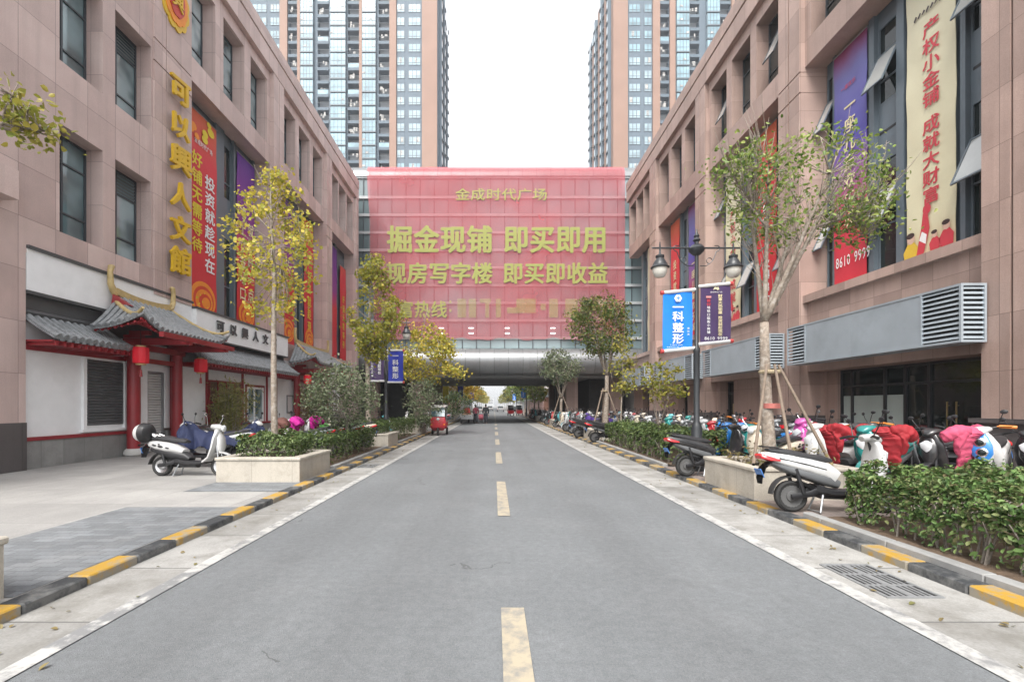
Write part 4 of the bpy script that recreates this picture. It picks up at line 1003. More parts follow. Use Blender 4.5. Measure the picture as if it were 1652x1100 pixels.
# ---------------------------------------------------------------- apartment towers behind
m_twall = mat('tower blue grey wall', (.112, .15, .185), .7, .08, scale=.3)
m_tor = mat('tower orange tile', (.275, .17, .128), .7, .10, scale=.25, dirt=((.33, .21, .16), .05, .4, .7, .5))
m_tpane = glass_mat('tower bright pane', (.29, .39, .44), .12, .6, .22, .35)
m_tpane2 = glass_mat('tower cyan pane', (.22, .35, .41), .12, .6, .3, .3)
m_tframe = mat('tower window frame', (.125, .15, .17), .5, .05)
m_tdark = mat('tower balcony interior', (.34, .36, .38), .8, .3, scale=.4)
m_tclut = mat('tower balcony clutter', (.40, .39, .37), .8, .6, scale=2.2)
def tower(label, X0, X1, Y0, Y1, H, cols, side_x, seed, penthouse):
    rr = random.Random(seed)
    t = thing('apartment_tower', label, 'tower', ((X0+X1)/2, Y0, 0), 'twin apartment towers')
    wb = MB(); ob = MB(); d = 2.0
    wb.box(X0, X1, Y0+d, Y1, 0, H)
    if penthouse: wb.box(X0+3, X1-3, Y0+d, Y0+14, H, H+9)
    x = X0
    units = []
    for a, b_, kd in cols:
        if a > x + .05: wb.box(x, a, Y0+.5, Y0+d-.002, 0, H)
        if kd == 'or': ob.box(a, b_, Y0+.0, Y0+d-.004, 0, H+.6)
        elif kd == 'win': wb.box(a, b_, Y0+.45, Y0+d-.003, 0, H); units.append((a, b_, kd))
        elif kd == 'glass': wb.box(a, b_, Y0+.2, Y0+d-.003, 0, H); units.append((a, b_, kd))
        elif kd == 'balc':
            for f in range(int(H/3)): wb.box(a, b_, Y0+.3, Y0+d-.003, f*3.0-.55, f*3.0+.1)
            units.append((a, b_, kd))
        x = b_
    if x < X1: wb.box(x, X1, Y0+.5, Y0+d-.002, 0, H)
    # side face: stacked bays
    s = side_x; xs = X1 if s > 0 else X0
    ny = int((Y1-Y0-d)/3.4)
    for k in range(ny):
        y = Y0+d+.6+k*3.4
        (ob if k % 2 else wb).box(xs, xs+s*(.65 if k % 2 == 0 else .35), y, y+1.5, 0, H-(4 if k > ny*.6 else 0))
    wb.build('wall', m_twall, t); ob.build('tile_pier', m_tor, t)
    fr = MB(); sd = MB(); sw = MB()
    for f in range(int(H/3)):
        for k in range(ny):
            y = Y0+d+.6+k*3.4
            sd.box(xs+s*.02, xs+s*.06, y+1.75, y+3.1, f*3+.8, f*3+2.5)
            if k % 2 == 0: sd.box(xs+s*.651, xs+s*.67, y+.15, y+1.35, f*3+.8, f*3+2.5); sw.box(xs+s*.655, xs+s*.9, y+.1, y+1.4, f*3+.25, f*3+.45)
            else: sw.box(xs+s*.02, xs+s*.5, y+1.7, y+3.2, f*3+.1, f*3+.3)
    so2 = sd.build('side_windows', m_tpane, t); so2['kind'] = 'stuff'
    so3 = sw.build('side_ledges', m_tframe, t); so3['kind'] = 'stuff'
    floors = list(range(int(H/3)))
    todo = [(f, u) for f in floors for u in units]
    todo.sort(key=lambda q: abs(q[0]*3-66) - (4 if q[1][2] == 'glass' else 0))
    restp, restf, restd, restc = MB(), MB(), MB(), MB()
    def unit(f, a, b_, kd, pm, fm, dm, cm):
        z = f*3.0
        if kd == 'win':
            y = Y0+.42; pm.box(a+.1, b_-.1, y, y+.029, z+.75, z+2.45)
            n = 3 if b_-a > 2.2 else 2
            for k in range(n+1): xx = a+.1+(b_-a-.2)*k/n; fm.box(xx-.07, xx+.07, y-.05, y+.02, z+.7, z+2.5)
            fm.box(a+.15, b_-.15, y-.045, y-.0, z+1.2, z+1.27); fm.box(a+.15, b_-.15, y-.045, y, z+.7, z+.78)
            if rr.random() < .3: xx = a+.2+rr.random()*(b_-a-1); dm.box(xx, xx+.55, y-.03, y-.003, z+1.3, z+2.4)
        elif kd == 'glass':
            y = Y0-.25; pm.box(a+.05, b_-.05, y, Y0+.19, z+.42, z+2.86); 
            n = 4
            for k in range(n+1): xx = a+.05+(b_-a-.1)*k/n; fm.box(xx-.055, xx+.055, y-.04, y+.0, z+.4, z+2.88)
            fm.box(a, b_, y-.07, Y0+.195, z+.1, z+.4); fm.box(a+.05, b_-.05, y-.03, y-.001, z+1.22, z+1.32)
            if rr.random() < .45:
                k = rr.randrange(n); xx = a+.08+(b_-a-.16)*k/n; dm.box(xx, xx+.6, y-.035, y-.002, z+1.4, z+1.75)
        else:
            cm.box(a+.03, b_-.03, Y0+1.9, Y0+1.98, z+.1, z+2.5)
            fm.box(a+.02, b_-.02, Y0+.28, Y0+.34, z+1.1, z+1.16)
            if rr.random() < .5: pm.box(a+.1, b_-.1, Y0+.34, Y0+.4, z+.1, z+1.1) if rr.random() < .3 else None
            if (f + int(a)) % 2 == 0:
                for k in range(rr.randrange(2, 6)):
                    xx = rr.uniform(a+.1, b_-.8); zz = rr.uniform(.2, 1.5); dm.box(xx, xx+rr.uniform(.2, .6), Y0+.6+.06*k, Y0+.64+.06*k, z+zz, z+zz+rr.uniform(.4, 1.0))
    for i, (f, (a, b_, kd)) in enumerate(todo):
        if i < 100:
            p, fm, dm, cm = MB(), MB(), MB(), MB(); unit(f, a, b_, kd, p, fm, dm, cm)
            nm = {'win': 'window', 'glass': 'bay_window', 'balc': 'balcony'}[kd]
            base = MB(); base.merge(fm, 0); base.merge(p, 1); base.merge(dm, 2); base.merge(cm, 3)
            base.build(nm, [m_tframe, m_tpane if kd == 'win' else m_tpane2, m_tclut, m_tdark], t)
        else: unit(f, a, b_, kd, restp, restf, restd, restc)
    base = MB(); base.merge(restf, 0); base.merge(restp, 1); base.merge(restd, 2); base.merge(restc, 3)
    o = base.build('windows', [m_tframe, m_tpane2, m_tclut, m_tdark], t); o['kind'] = 'stuff'
K = 105/F
def pc(lst): return [((a-VX)*K, (b_-VX)*K, k) for a, b_, k in lst]
colsL = pc([(352, 372, 'win'), (378, 398, 'win'), (405, 429, 'win'), (434, 450, 'win'), (451, 463, 'or'), (463.5, 479, 'balc'), (479.2, 483.8, 'or'), (485, 505.5, 'glass'), (511, 529.5, 'balc'), (533, 558, 'glass'), (560, 579, 'balc'), (579.2, 583.8, 'or'), (584.5, 606.5, 'glass'), (610, 627.8, 'balc'), (628, 639, 'or'), (639.4, 652.5, 'win'), (658, 678.5, 'win'), (680.5, 705, 'or')])
tower('apartment tower with orange tile piers standing left of the white sky gap', -63, -12.75, 105, 127, 102, colsL, 1, 3, True)
colsR = pc([(989.5, 1013, 'or'), (1015, 1034.5, 'win'), (1039.7, 1053, 'win'), (1053.5, 1065, 'or'), (1065.4, 1080.6, 'balc'), (1081, 1090, 'or'), (1091, 1112, 'glass'), (1114, 1129.5, 'balc'), (1140, 1161, 'glass'), (1163, 1180, 'balc'), (1180.5, 1186, 'or'), (1188, 1210, 'glass'), (1213, 1230, 'balc'), (1231, 1243, 'or'), (1246, 1264, 'win'), (1268, 1288, 'win'), (1292, 1316, 'or')])
tower('apartment tower with orange tile piers standing right of the white sky gap', 27.0, 74, 105, 132, 102, colsR, -1, 5, True)
# ---------------------------------------------------------------- planters, hedges, trees
def planter(x0, x1, y0, y1, h, label):
    t = thing('stone_planter', label, 'planter', ((x0+x1)/2, (y0+y1)/2, .08), 'stone tree planters')
    w_ = MB(); z0 = .07; e = .14
    for a in ((x0, x1, y0, y0+e), (x0, x1, y1-e, y1), (x0, x0+e, y0+e, y1-e), (x1-e, x1, y0+e, y1-e)): w_.box(*a, z0, h-.06)
    w_.build('wall', m_planter, t)
    c = MB(); o = .025; e2 = .2
    for a in ((x0-o, x1+o, y0-o, y0+e2), (x0-o, x1+o, y1-e2, y1+o), (x0-o, x0+e2, y0+e2, y1-e2), (x1-e2, x1+o, y0+e2, y1-e2)): c.box(*a, h-.06, h)
    c.build('coping', m_planter, t, bevel=.012)
    s = MB(); n = 12
    vs = [(x0+e+(x1-x0-2*e)*i/n, y0+e+(y1-y0-2*e)*j/n, h-.12+.03*rnd.random()) for j in range(n+1) for i in range(n+1)]
    s.add(vs, [(j*(n+1)+i, j*(n+1)+i+1, (j+1)*(n+1)+i+1, (j+1)*(n+1)+i) for j in range(n) for i in range(n)]); s.build('soil', m_soil, t, smooth=True)
planter(-5.5, -3.86, 1.95, 3.66, .57, 'stone planter cut off by the frame edge beside the dark brick paving')
planter(-5.5, -3.85, 9.2, 10.9, .57, 'cream stone planter with a square hedge in front of the white moped')
planter(-5.5, -3.85, 16.9, 18.6, .57, 'cream stone planter at the foot of the left street lamp side hedge')
planter(-5.5, -3.85, 24.7, 26.4, .57, 'small far cream stone planter just before the red passenger tricycle')
planter(4.17, 5.85, 7.45, 9.2, .6, 'cream stone planter holding the big staked tree')
planter(4.17, 5.4, 20.0, 21.6, .58, 'stone planter at the far end of the long clipped hedge')
planter(4.17, 5.4, 33.5, 35.0, .58, 'small stone planter nearest the bridge among parked mopeds')

def leaf_cloud(name, P, size, mat_, parent=None, origin=None, flat=0.0, aspect=.5, jitter=.35, N=None, updir=None):
    """one small folded leaf per point, P is (n, 3)"""
    n = len(P); g = nrng
    nv = g.normal(size=(n, 3)) if N is None else N + g.normal(size=(n, 3))*.55
    nv[:, 2] += flat; nv /= np.linalg.norm(nv, axis=1)[:, None]
    a = np.cross(nv, g.normal(size=(n, 3))); a /= np.linalg.norm(a, axis=1)[:, None]; b_ = np.cross(nv, a)
    s = size*(1 + jitter*(g.random(n)*2-1))[:, None]
    og = ORG[parent.name] if parent is not None else Vector(origin or (0, 0, 0))
    w = s*aspect
    v = np.stack([P - a*s*.5, P + a*s*.5 - nv*s*.12, P - a*s*.22 + b_*w*.42 + nv*s*.09, P + a*s*.16 + b_*w*.40 + nv*s*.04, P - a*s*.22 - b_*w*.42 + nv*s*.09, P + a*s*.16 - b_*w*.40 + nv*s*.04], 1).reshape(-1, 3) - np.array(og)
    idx = (np.arange(n, dtype=np.int32)[:, None]*6 + np.array([0, 2, 3, 1, 0, 1, 5, 4], dtype=np.int32)[None, :]).ravel()
    me = bpy.data.meshes.new(name); me.vertices.add(6*n); me.vertices.foreach_set('co', v.astype(np.float32).ravel())
    me.loops.add(8*n); me.loops.foreach_set('vertex_index', idx); me.polygons.add(2*n)
    me.polygons.foreach_set('loop_start', np.arange(0, 8*n, 4, dtype=np.int32)); me.update(calc_edges=True); me.validate()
    o = bpy.data.objects.new(name, me); COL.objects.link(o); me.materials.append(mat_)
    ORG[o.name] = Vector(og)
    if parent is not None: adopt(o, parent)
    else: o.location = og
    return o

L_HEDGE = leaf_mat('clipped hedge leaf', [(.04, .08, .022), (.075, .145, .04), (.115, .20, .055), (.19, .29, .095), (.20, .22, .09), (.05, .09, .03), (.15, .12, .06)], .25, .5)
L_HEDGED = leaf_mat('dark hedge leaf', [(.04, .07, .022), (.075, .12, .035), (.12, .175, .055), (.18, .225, .08)], .25, .4)
L_GINK = leaf_mat('ginkgo leaf', [(.25, .28, .045), (.42, .40, .06), (.55, .46, .07), (.62, .48, .09), (.36, .38, .07)], .4)
L_GINKG = leaf_mat('green ginkgo leaf', [(.18, .21, .035), (.29, .29, .05), (.40, .35, .055), (.23, .27, .045), (.48, .37, .06)], .4)
L_GOLD = leaf_mat('golden leaf', [(.44, .27, .02), (.58, .38, .03), (.36, .25, .02), (.62, .43, .05)], .4)
L_OSM = leaf_mat('grey green leaf', [(.075, .105, .055), (.12, .16, .08), (.18, .21, .12), (.24, .26, .16)], .25, .35)
L_TREE = leaf_mat('tree leaf', [(.08, .14, .03), (.14, .22, .045), (.22, .30, .065), (.29, .34, .09), (.34, .36, .13)], .35, .4)
L_PHOT = leaf_mat('photinia leaf', [(.045, .08, .02), (.07, .12, .025), (.12, .17, .035), (.20, .16, .05), (.17, .20, .03)], .3)
L_DEEP = leaf_mat('deep green leaf', [(.03, .055, .02), (.05, .085, .03), (.08, .12, .04), (.10, .14, .05)], .3)
L_YELG = leaf_mat('yellow green leaf', [(.14, .18, .03), (.26, .26, .04), (.36, .30, .06), (.2, .2, .04)], .35)
L_BAMB = leaf_mat('bamboo leaf', [(.17, .18, .05), (.27, .26, .08), (.36, .33, .13), (.20, .24, .08)], .35)
L_DRY = leaf_mat('dry leaf', [(.19, .15, .07), (.27, .21, .09), (.15, .16, .06)], .3)

def hedge(x0, x1, y0, y1, z0, z1, n, size, label, m=L_HEDGE, group='clipped hedges', bumps=.07, legs=True, thin=.0):
    t = thing('hedge', label, 'hedge', ((x0+x1)/2, (y0+y1)/2, z0), group)
    g = nrng; P = []; Nn = []
    lx, ly, lz = x1-x0, y1-y0, z1-z0
    area = [lx*ly, lx*lz, lx*lz, ly*lz, ly*lz]; pr = np.array(area)/sum(area)
    f = g.choice(5, n, p=pr); u, v, d = g.random(n), g.random(n), np.abs(g.normal(size=n))*.07
    pts = np.zeros((n, 3)); nn = np.zeros((n, 3))
    for k in range(5):
        q = f == k
        if k == 0: pts[q] = np.stack([x0+lx*u[q], y0+ly*v[q], z1-d[q]], 1); nn[q] = (0, 0, 1)
        if k == 1: pts[q] = np.stack([x0+lx*u[q], y0+d[q], z0+lz*np.sqrt(v[q])], 1); nn[q] = (0, -1, .4)
        if k == 2: pts[q] = np.stack([x0+lx*u[q], y1-d[q], z0+lz*np.sqrt(v[q])], 1); nn[q] = (0, 1, .4)
        if k == 3: pts[q] = np.stack([x0+d[q], y0+ly*u[q], z0+lz*np.sqrt(v[q])], 1); nn[q] = (-1, 0, .4)
        if k == 4: pts[q] = np.stack([x1-d[q], y0+ly*u[q], z0+lz*np.sqrt(v[q])], 1); nn[q] = (1, 0, .4)
    # uneven clipping: a lumpy outline and shoots above it
    bmp = bumps*(np.sin(pts[:, 0]*5.1+1)+np.sin(pts[:, 1]*4.3)+np.sin(pts[:, 0]*9+pts[:, 1]*7.7))*.5
    pts[:, 2] += bmp*(pts[:, 2]-z0)/lz; pts += nn*bmp[:, None]*.5
    pts[:, 2] += (g.random(n) < .06)*g.random(n)*.09
    gap = np.sin(pts[:, 0]*7.3+pts[:, 2]*9)+np.sin(pts[:, 1]*6.1-pts[:, 2]*8)+np.sin(pts[:, 0]*13.7-pts[:, 1]*11.9); ok = (gap > -1.35) | (g.random(n) < .25); pts, nn = pts[ok], nn[ok]
    leaf_cloud('foliage', pts, size, m, t, N=nn*1.1, aspect=.52, flat=.25, jitter=.5)
    st = MB(); k = int(lx*ly*10)+8
    for i in range(k):
        x, y = rnd.uniform(x0+.08, x1-.08), rnd.uniform(y0+.08, y1-.08)
        if i % 2 == 0: x = x0+rnd.uniform(.08, .2) if rnd.random() < .7 else x
        zt = z0 + lz*rnd.uniform(.55, .8); mx = x+rnd.uniform(-.05, .05); my = y+rnd.uniform(-.05, .05)
        st.tube([(x, y, z0-.04), (mx, my, (z0+zt)/2), (x+rnd.uniform(-.12, .12), y+rnd.uniform(-.12, .12), zt)], [.011, .009, .005], 5)
        st.tube([(mx, my, z0+lz*.35), (mx+rnd.uniform(-.2, .2), my+rnd.uniform(-.2, .2), zt)], [.007, .004], 4)
    st.build('stems', m_barkg, t)
    return t
hedge(4.5, 7.3, 1.2, 6.0, .12, .80, 44000, .058, 'wide bright green clipped hedge nearest the viewer beside the white electric moped')
hedge(4.45, 6.0, 12.0, 18.7, .12, .92, 12000, .09, 'long dark green hedge around the twin lamp post', m=L_HEDGED)
hedge(-5.25, -4.1, 9.45, 10.6, .45, .98, 4200, .06, 'small square hedge growing inside the cream planter', m=L_HEDGED)
hedge(-5.3, -4.05, 11.3, 16.0, .12, .86, 7500, .07, 'clipped hedge between the two nearest left planters', m=L_HEDGED)
hedge(-5.4, -4.05, 18.9, 23.8, .12, .90, 6000, .075, 'clipped hedge around the left street lamp', m=L_HEDGED)
hedge(-5.3, -4.1, 17.1, 18.4, .45, 1.0, 2500, .065, 'small hedge inside the second cream planter', m=L_HEDGED)
hedge(-5.2, -4.1, 26.8, 31.5, .12, .9, 3500, .09, 'far clipped hedge beside the red passenger tricycle', m=L_HEDGED)
hedge(4.4, 5.6, 7.65, 9.0, .46, .72, 700, .07, 'low scrubby plants around the trunk of the big staked tree', m=L_DRY, group='low planting', bumps=.12)

def bez(p0, p1, p2, n=6): return [p0*(1-t)**2 + p1*2*t*(1-t) + p2*t*t for t in [i/n for i in range(n+1)]]
def tree(label, base, fork, crown_c, crown_r, r0, limbs, clumps, per, size, mleaf, mbark=m_bark, leader=None, group='street trees', cat='tree', name='tree', spread=.32, seed=1, twigs=0, aspect=.6, bias=.55, extra=(), droop=0, ej=.3):
    rr = random.Random(seed); g = np.random.default_rng(seed)
    t = thing(name, label, cat, tuple(base), group)
    tr = MB(); base, fork, cc, cr = Vector(base), Vector(fork), Vector(crown_c), Vector(crown_r)
    mid = base.lerp(fork, .5) + Vector((rr.uniform(-.06, .06), rr.uniform(-.06, .06), 0))
    pts = bez(base, mid, fork, 6); rad = [r0*(1.15-.45*i/6) for i in range(7)]; rad[0] *= 1.15
    tr.tube(pts, rad, 10)
    lines = []
    if leader:
        top = Vector(leader); L = bez(fork, fork.lerp(top, .5)+Vector((rr.uniform(-.12, .12), rr.uniform(-.12, .12), 0)), top, 10)
        tr.tube(L, [r0*.7*(1-.085*i) for i in range(11)], 8); lines.append((L, r0*.5))
    for k in range(limbs):
        if leader:
            s_ = (k+.3)/limbs; p0 = L[min(9, int(s_*9))]; a = k*2.4+rr.uniform(-.4, .4); q = 1-.55*s_
            e = p0 + Vector((math.cos(a)*cr.x*.8*q, math.sin(a)*cr.y*.8*q, cr.z*(.22+.25*rr.random())))
            r_ = r0*.32*q
        else:
            a = 2*math.pi*(k+rr.uniform(-.25, .25))/limbs; p0 = fork
            e = cc + Vector((math.cos(a)*cr.x*.62, math.sin(a)*cr.y*.62, cr.z*rr.uniform(-.1, .65))); r_ = r0*.52
        c_ = p0.lerp(e, .5) + Vector((0, 0, -.12*cr.z if not leader else -.04*cr.z))
        ln_ = bez(p0, c_, e, 8); tr.tube(ln_, [r_*(1-.1*i) for i in range(9)], 7); lines.append((ln_, r_))
    for e in extra:
        nd_ = min([p for l_, _ in lines for p in l_[2:6]], key=lambda q: (q-Vector(e)).length + (.6 if q.z > e[2] else 0)); ln_ = bez(nd_, nd_.lerp(Vector(e), .5)+Vector((0, 0, -.08)), Vector(e), 8); tr.tube(ln_, [r0*.24*(1-.1*i) for i in range(9)], 7); lines.append((ln_, r0*.2))
    nodes = [(p, rd) for ln_, rd in lines for i, p in enumerate(ln_) if i > 1]
    P = []; cl = []
    for k in range(clumps):
        for _ in range(30):
            v = Vector((rr.uniform(-1, 1), rr.uniform(-1, 1), rr.uniform(-1, 1)))
            if .15 < v.length <= 1: break
        v = v.normalized() * (v.length**bias)
        if leader: 
            w_ = 1-.6*max(0, v.z)-.25*max(0, -v.z); v = Vector((v.x*w_, v.y*w_, v.z))
        cl.append(cc + Vector((v.x*cr.x, v.y*cr.y, v.z*cr.z)))
    for e in extra:
        for _ in range(5): cl.append(Vector(e)+Vector((rr.uniform(-ej, ej), rr.uniform(-ej, ej), rr.uniform(-ej*.6, ej))))
    for c in cl:
        nd = min(nodes, key=lambda q: (q[0]-c).length + (.4 if q[0].z > c.z else 0)); d = (c-nd[0])
        m_ = nd[0].lerp(c, .5) + Vector((rr.uniform(-.1, .1), rr.uniform(-.1, .1), -.06))*min(1, d.length)
        tr.tube(bez(nd[0], m_, c, 4), [.013, .011, .009, .007, .004], 4)
        k = max(3, int(per*rr.uniform(.45, 1.5))); sp = spread*rr.uniform(.7, 1.25)
        q = g.normal(size=(k, 3))*np.array([sp, sp, sp*.75])*.62; q[:, 2] -= droop*np.abs(q[:, 2])
        P.append(np.array(c) + q)
        for j in range(2): tr.tube([c, c+Vector((rr.gauss(0, sp*.6), rr.gauss(0, sp*.6), rr.gauss(0.05, sp*.5)))], [.005, .003], 4)
    for k in range(twigs):
        nd = rr.choice(nodes)[0]; d = (nd-fork).normalized()
        e = nd + Vector((d.x*.5+rr.gauss(0, .25), d.y*.5+rr.gauss(0, .25), rr.uniform(.35, 1.0)))
        tr.tube(bez(nd, nd.lerp(e, .5)+Vector((d.x*.12, d.y*.12, 0)), e, 4), [.009, .008, .006, .004, .002], 4)
    tr.build('trunk', mbark, t, smooth=True)
    leaf_cloud('crown', np.concatenate(P), size, mleaf, t, aspect=aspect, flat=.35)
    return t
def V(px_, py_, D): return at(px_, py_, D)
# left side: slim ginkgos
tree('slim yellow green ginkgo rising from the near cream planter', (-4.8, 10.2, .45), V(443, 440, 10.2), V(440, 395, 10.2), (.98, .9, 1.75), .065, 11, 100, 24, .08, L_GINK, leader=V(437, 268, 10.2), seed=4, spread=.2, aspect=.9, droop=.2)
tree('olive ginkgo beside the left lamp, in front of the bridge corner', (-4.75, 17.6, .45), V(592, 560, 17.6), V(603, 500, 17.6), (.95, .9, 2.05), .095, 12, 95, 34, .11, L_GINKG, leader=V(598, 408, 17.6), seed=5, spread=.24, aspect=.9)
tree('golden ginkgo leaning over the road before the bridge', (-4.25, 25.5, .45), V(664, 615, 25.4), V(684, 570, 25.4), (1.7, 1.3, 1.7), .10, 8, 90, 36, .13, L_GINK, leader=V(690, 497, 25.4), seed=6, spread=.34, aspect=.9, extra=(V(742, 603, 24.6), V(724, 600, 24.8), V(705, 548, 25)))
tree('ginkgo cropped by the frame, only one leafy branch reaching in', (-4.8, 2.8, .45), (-4.75, 2.85, 2.6), (-4.6, 2.9, 4.1), (1.0, 1.0, 1.2), .09, 6, 30, 22, .05, L_YELG, leader=(-4.7, 2.9, 5.2), seed=8, spread=.15, aspect=.75, extra=(V(22, 165, 3.3), V(44, 205, 3.35), V(8, 195, 3.3)), ej=.1)
tree('round grey green bushy tree standing in the hedge before the tiled gate', (-4.55, 14.4, .1), V(560, 680, 14.2), V(552, 640, 14.2), (1.0, 1.0, .92), .05, 7, 105, 42, .085, L_OSM, m_barkg, seed=9, spread=.26, group='bushy trees', bias=.45)
tree('small round bushy tree behind the left lamp post', (-4.3, 25.0, .1), V(681, 690, 24.5), V(682, 648, 24.5), (1.05, 1.0, 1.2), .06, 6, 70, 34, .11, L_OSM, m_barkg, seed=10, spread=.3, group='bushy trees')
tree('dark bushy tree left of the walkers under the bridge', (-4.6, 38, .1), V(735, 676, 38), V(737, 652, 38), (1.2, 1.1, 1.0), .07, 6, 60, 30, .13, L_DEEP, m_barkg, seed=12, spread=.35, group='bushy trees')
# right side
rt = tree('big pale barked tree with leaning limbs and bare twigs, tied to stakes', (4.95, 8.3, .45), V(1233, 520, 8.3), V(1290, 312, 8.3), (1.38, 1.1, .86), .105, 5, 96, 32, .072, L_TREE, seed=14, spread=.25, twigs=240, bias=.4, extra=(V(1415, 325, 8.2), V(1395, 380, 8.4), V(1182, 285, 8.2), V(1375, 350, 8.0), V(1335, 365, 8.6), V(1230, 250, 8.4), V(1225, 330, 8.5)), group='staked trees')
tree('staked tree with reddish new leaves at the end of the long hedge', (5.0, 21.0, .5), V(979, 606, 21), V(969, 526, 21), (1.35, 1.3, 1.35), .12, 6, 125, 40, .12, L_PHOT, seed=15, spread=.33, bias=.5, group='staked trees')
tree('staked tree with purple wrapped trunk under the bridge edge', (4.95, 34.5, .5), V(906, 643, 34.3), V(904, 592, 34.3), (1.4, 1.3, 1.2), .11, 6, 80, 34, .15, L_OSM, seed=16, spread=.36, bias=.5, group='staked trees')
tree('thin yellowing sapling in the long hedge left of the lamp post', (4.95, 14.0, .1), V(1063, 690, 14), V(1068, 618, 14), (.62, .6, .72), .035, 5, 34, 16, .12, L_YELG, seed=17, spread=.2, group='saplings')
tree('taller thin sapling with sparse leaves by the farthest sign box', (5.1, 18.6, .1), V(1003, 640, 18.6), V(1006, 588, 18.6), (.62, .6, 1.15), .035, 6, 36, 15, .13, L_YELG, seed=18, spread=.24, group='saplings', leader=V(1008, 520, 18.6))
# stakes
def stakes(c, top_z, feet, label, r=.026):
    t = thing('tree_support', label, 'tree support', c, 'wooden tree supports'); k = 0
    for fx, fy in feet:
        p = MB(); d = Vector((c[0], c[1], top_z)) - Vector((fx, fy, c[2])); off = Vector((fx-c[0], fy-c[1], 0)).normalized()*.17
        p.tube([(fx, fy, c[2]-.05), Vector((fx, fy, c[2])) + d*1.04 + off], [r*1.1, r*.9], 8); p.build('pole', m_stake, t)
    b = MB(); b.lathe((c[0], c[1], top_z-.08), [(.17, 0), (.18, .03), (.17, .06)], 12); b.build('binding', mat('old rope', (.32, .26, .17), .9, .2), t)
stakes((4.92, 8.3, .5), 2.25, ((4.3, 7.75), (4.93, 7.62), (5.75, 7.8), (5.3, 9.0)), 'four weathered poles propping the big pale barked tree')
stakes((5.0, 21.0, .5), 2.3, ((4.3, 20.4), (5.6, 20.3), (5.0, 21.5)), 'poles propping the reddish tree at the hedge end', .032)
stakes((4.95, 34.4, .5), 2.3, ((4.2, 33.8), (5.7, 33.8), (4.9, 34.9)), 'poles propping the purple wrapped tree near the bridge', .04)
band_ = MB(); band_.lathe((4.94, 8.3, 1.55), [(.158, 0), (.16, .09)], 14); band_.build('painted_band', mat('faded red paint', (.40, .13, .11), .8, .2), rt)
# bamboo and thicket by the white wall
def bamboo(label, cx, cy, w_, d_, h, n, m, name='bamboo', cat='plant', z0=.08, size=.16, asp=.22, stem=m_bark, group=None):
    t = thing(name, label, cat, (cx, cy, z0), group); st = MB(); P = []
    for i in range(n):
        x, y = cx+rnd.uniform(-w_, w_)*.6, cy+rnd.uniform(-d_, d_)*.6; hh = h*rnd.uniform(.65, 1.0); l = Vector((rnd.gauss(0, .25), rnd.gauss(0, .15), 0))*w_
        pts = bez(Vector((x, y, z0)), Vector((x, y, z0+hh*.7)), Vector((x, y, z0+hh))+l, 7); st.tube(pts, [.012*(1-.1*k) for k in range(8)], 5)
        for p in pts[2:]:
            k = 10; P.append(np.array(p) + nrng.normal(size=(k, 3))*np.array([w_*.26, d_*.26, .16]))
    st.build('stems', stem, t); leaf_cloud('foliage', np.concatenate(P), size, m, t, aspect=asp, flat=.1); return t
bamboo('yellowish bamboo clump in front of the timber window screen', -10.3, 18.1, .75, .6, 2.35, 34, L_BAMB)
bamboo('tall dry brown thicket beneath the far tiled gate', -9.9, 26.2, .8, .9, 2.6, 44, L_DRY, name='thicket', size=.15, asp=.5)
# potted shrubs
m_pot = mat('terracotta red pot', (.42, .10, .05), .6, .15)
for i, (x, y, lab) in enumerate(((-6.5, 18.2, 'leftmost'), (-6.05, 18.5, 'middle'), (-5.6, 18.9, 'rightmost'))):
    t = thing('potted_shrub', f'{lab} of the three terracotta pots with low shrubs behind the bushy tree', 'potted plant', (x, y, .08), 'terracotta pots')
    p = MB(); p.box(x-.2, x+.2, y-.2, y+.2, .08, .62); p.box(x-.22, x+.22, y-.22, y+.22, .58, .66); p.build('pot', m_pot, t, bevel=.01)
    leaf_cloud('foliage', np.array([x, y, .9]) + nrng.normal(size=(350, 3))*np.array([.17, .17, .16]), .09, L_OSM, t)

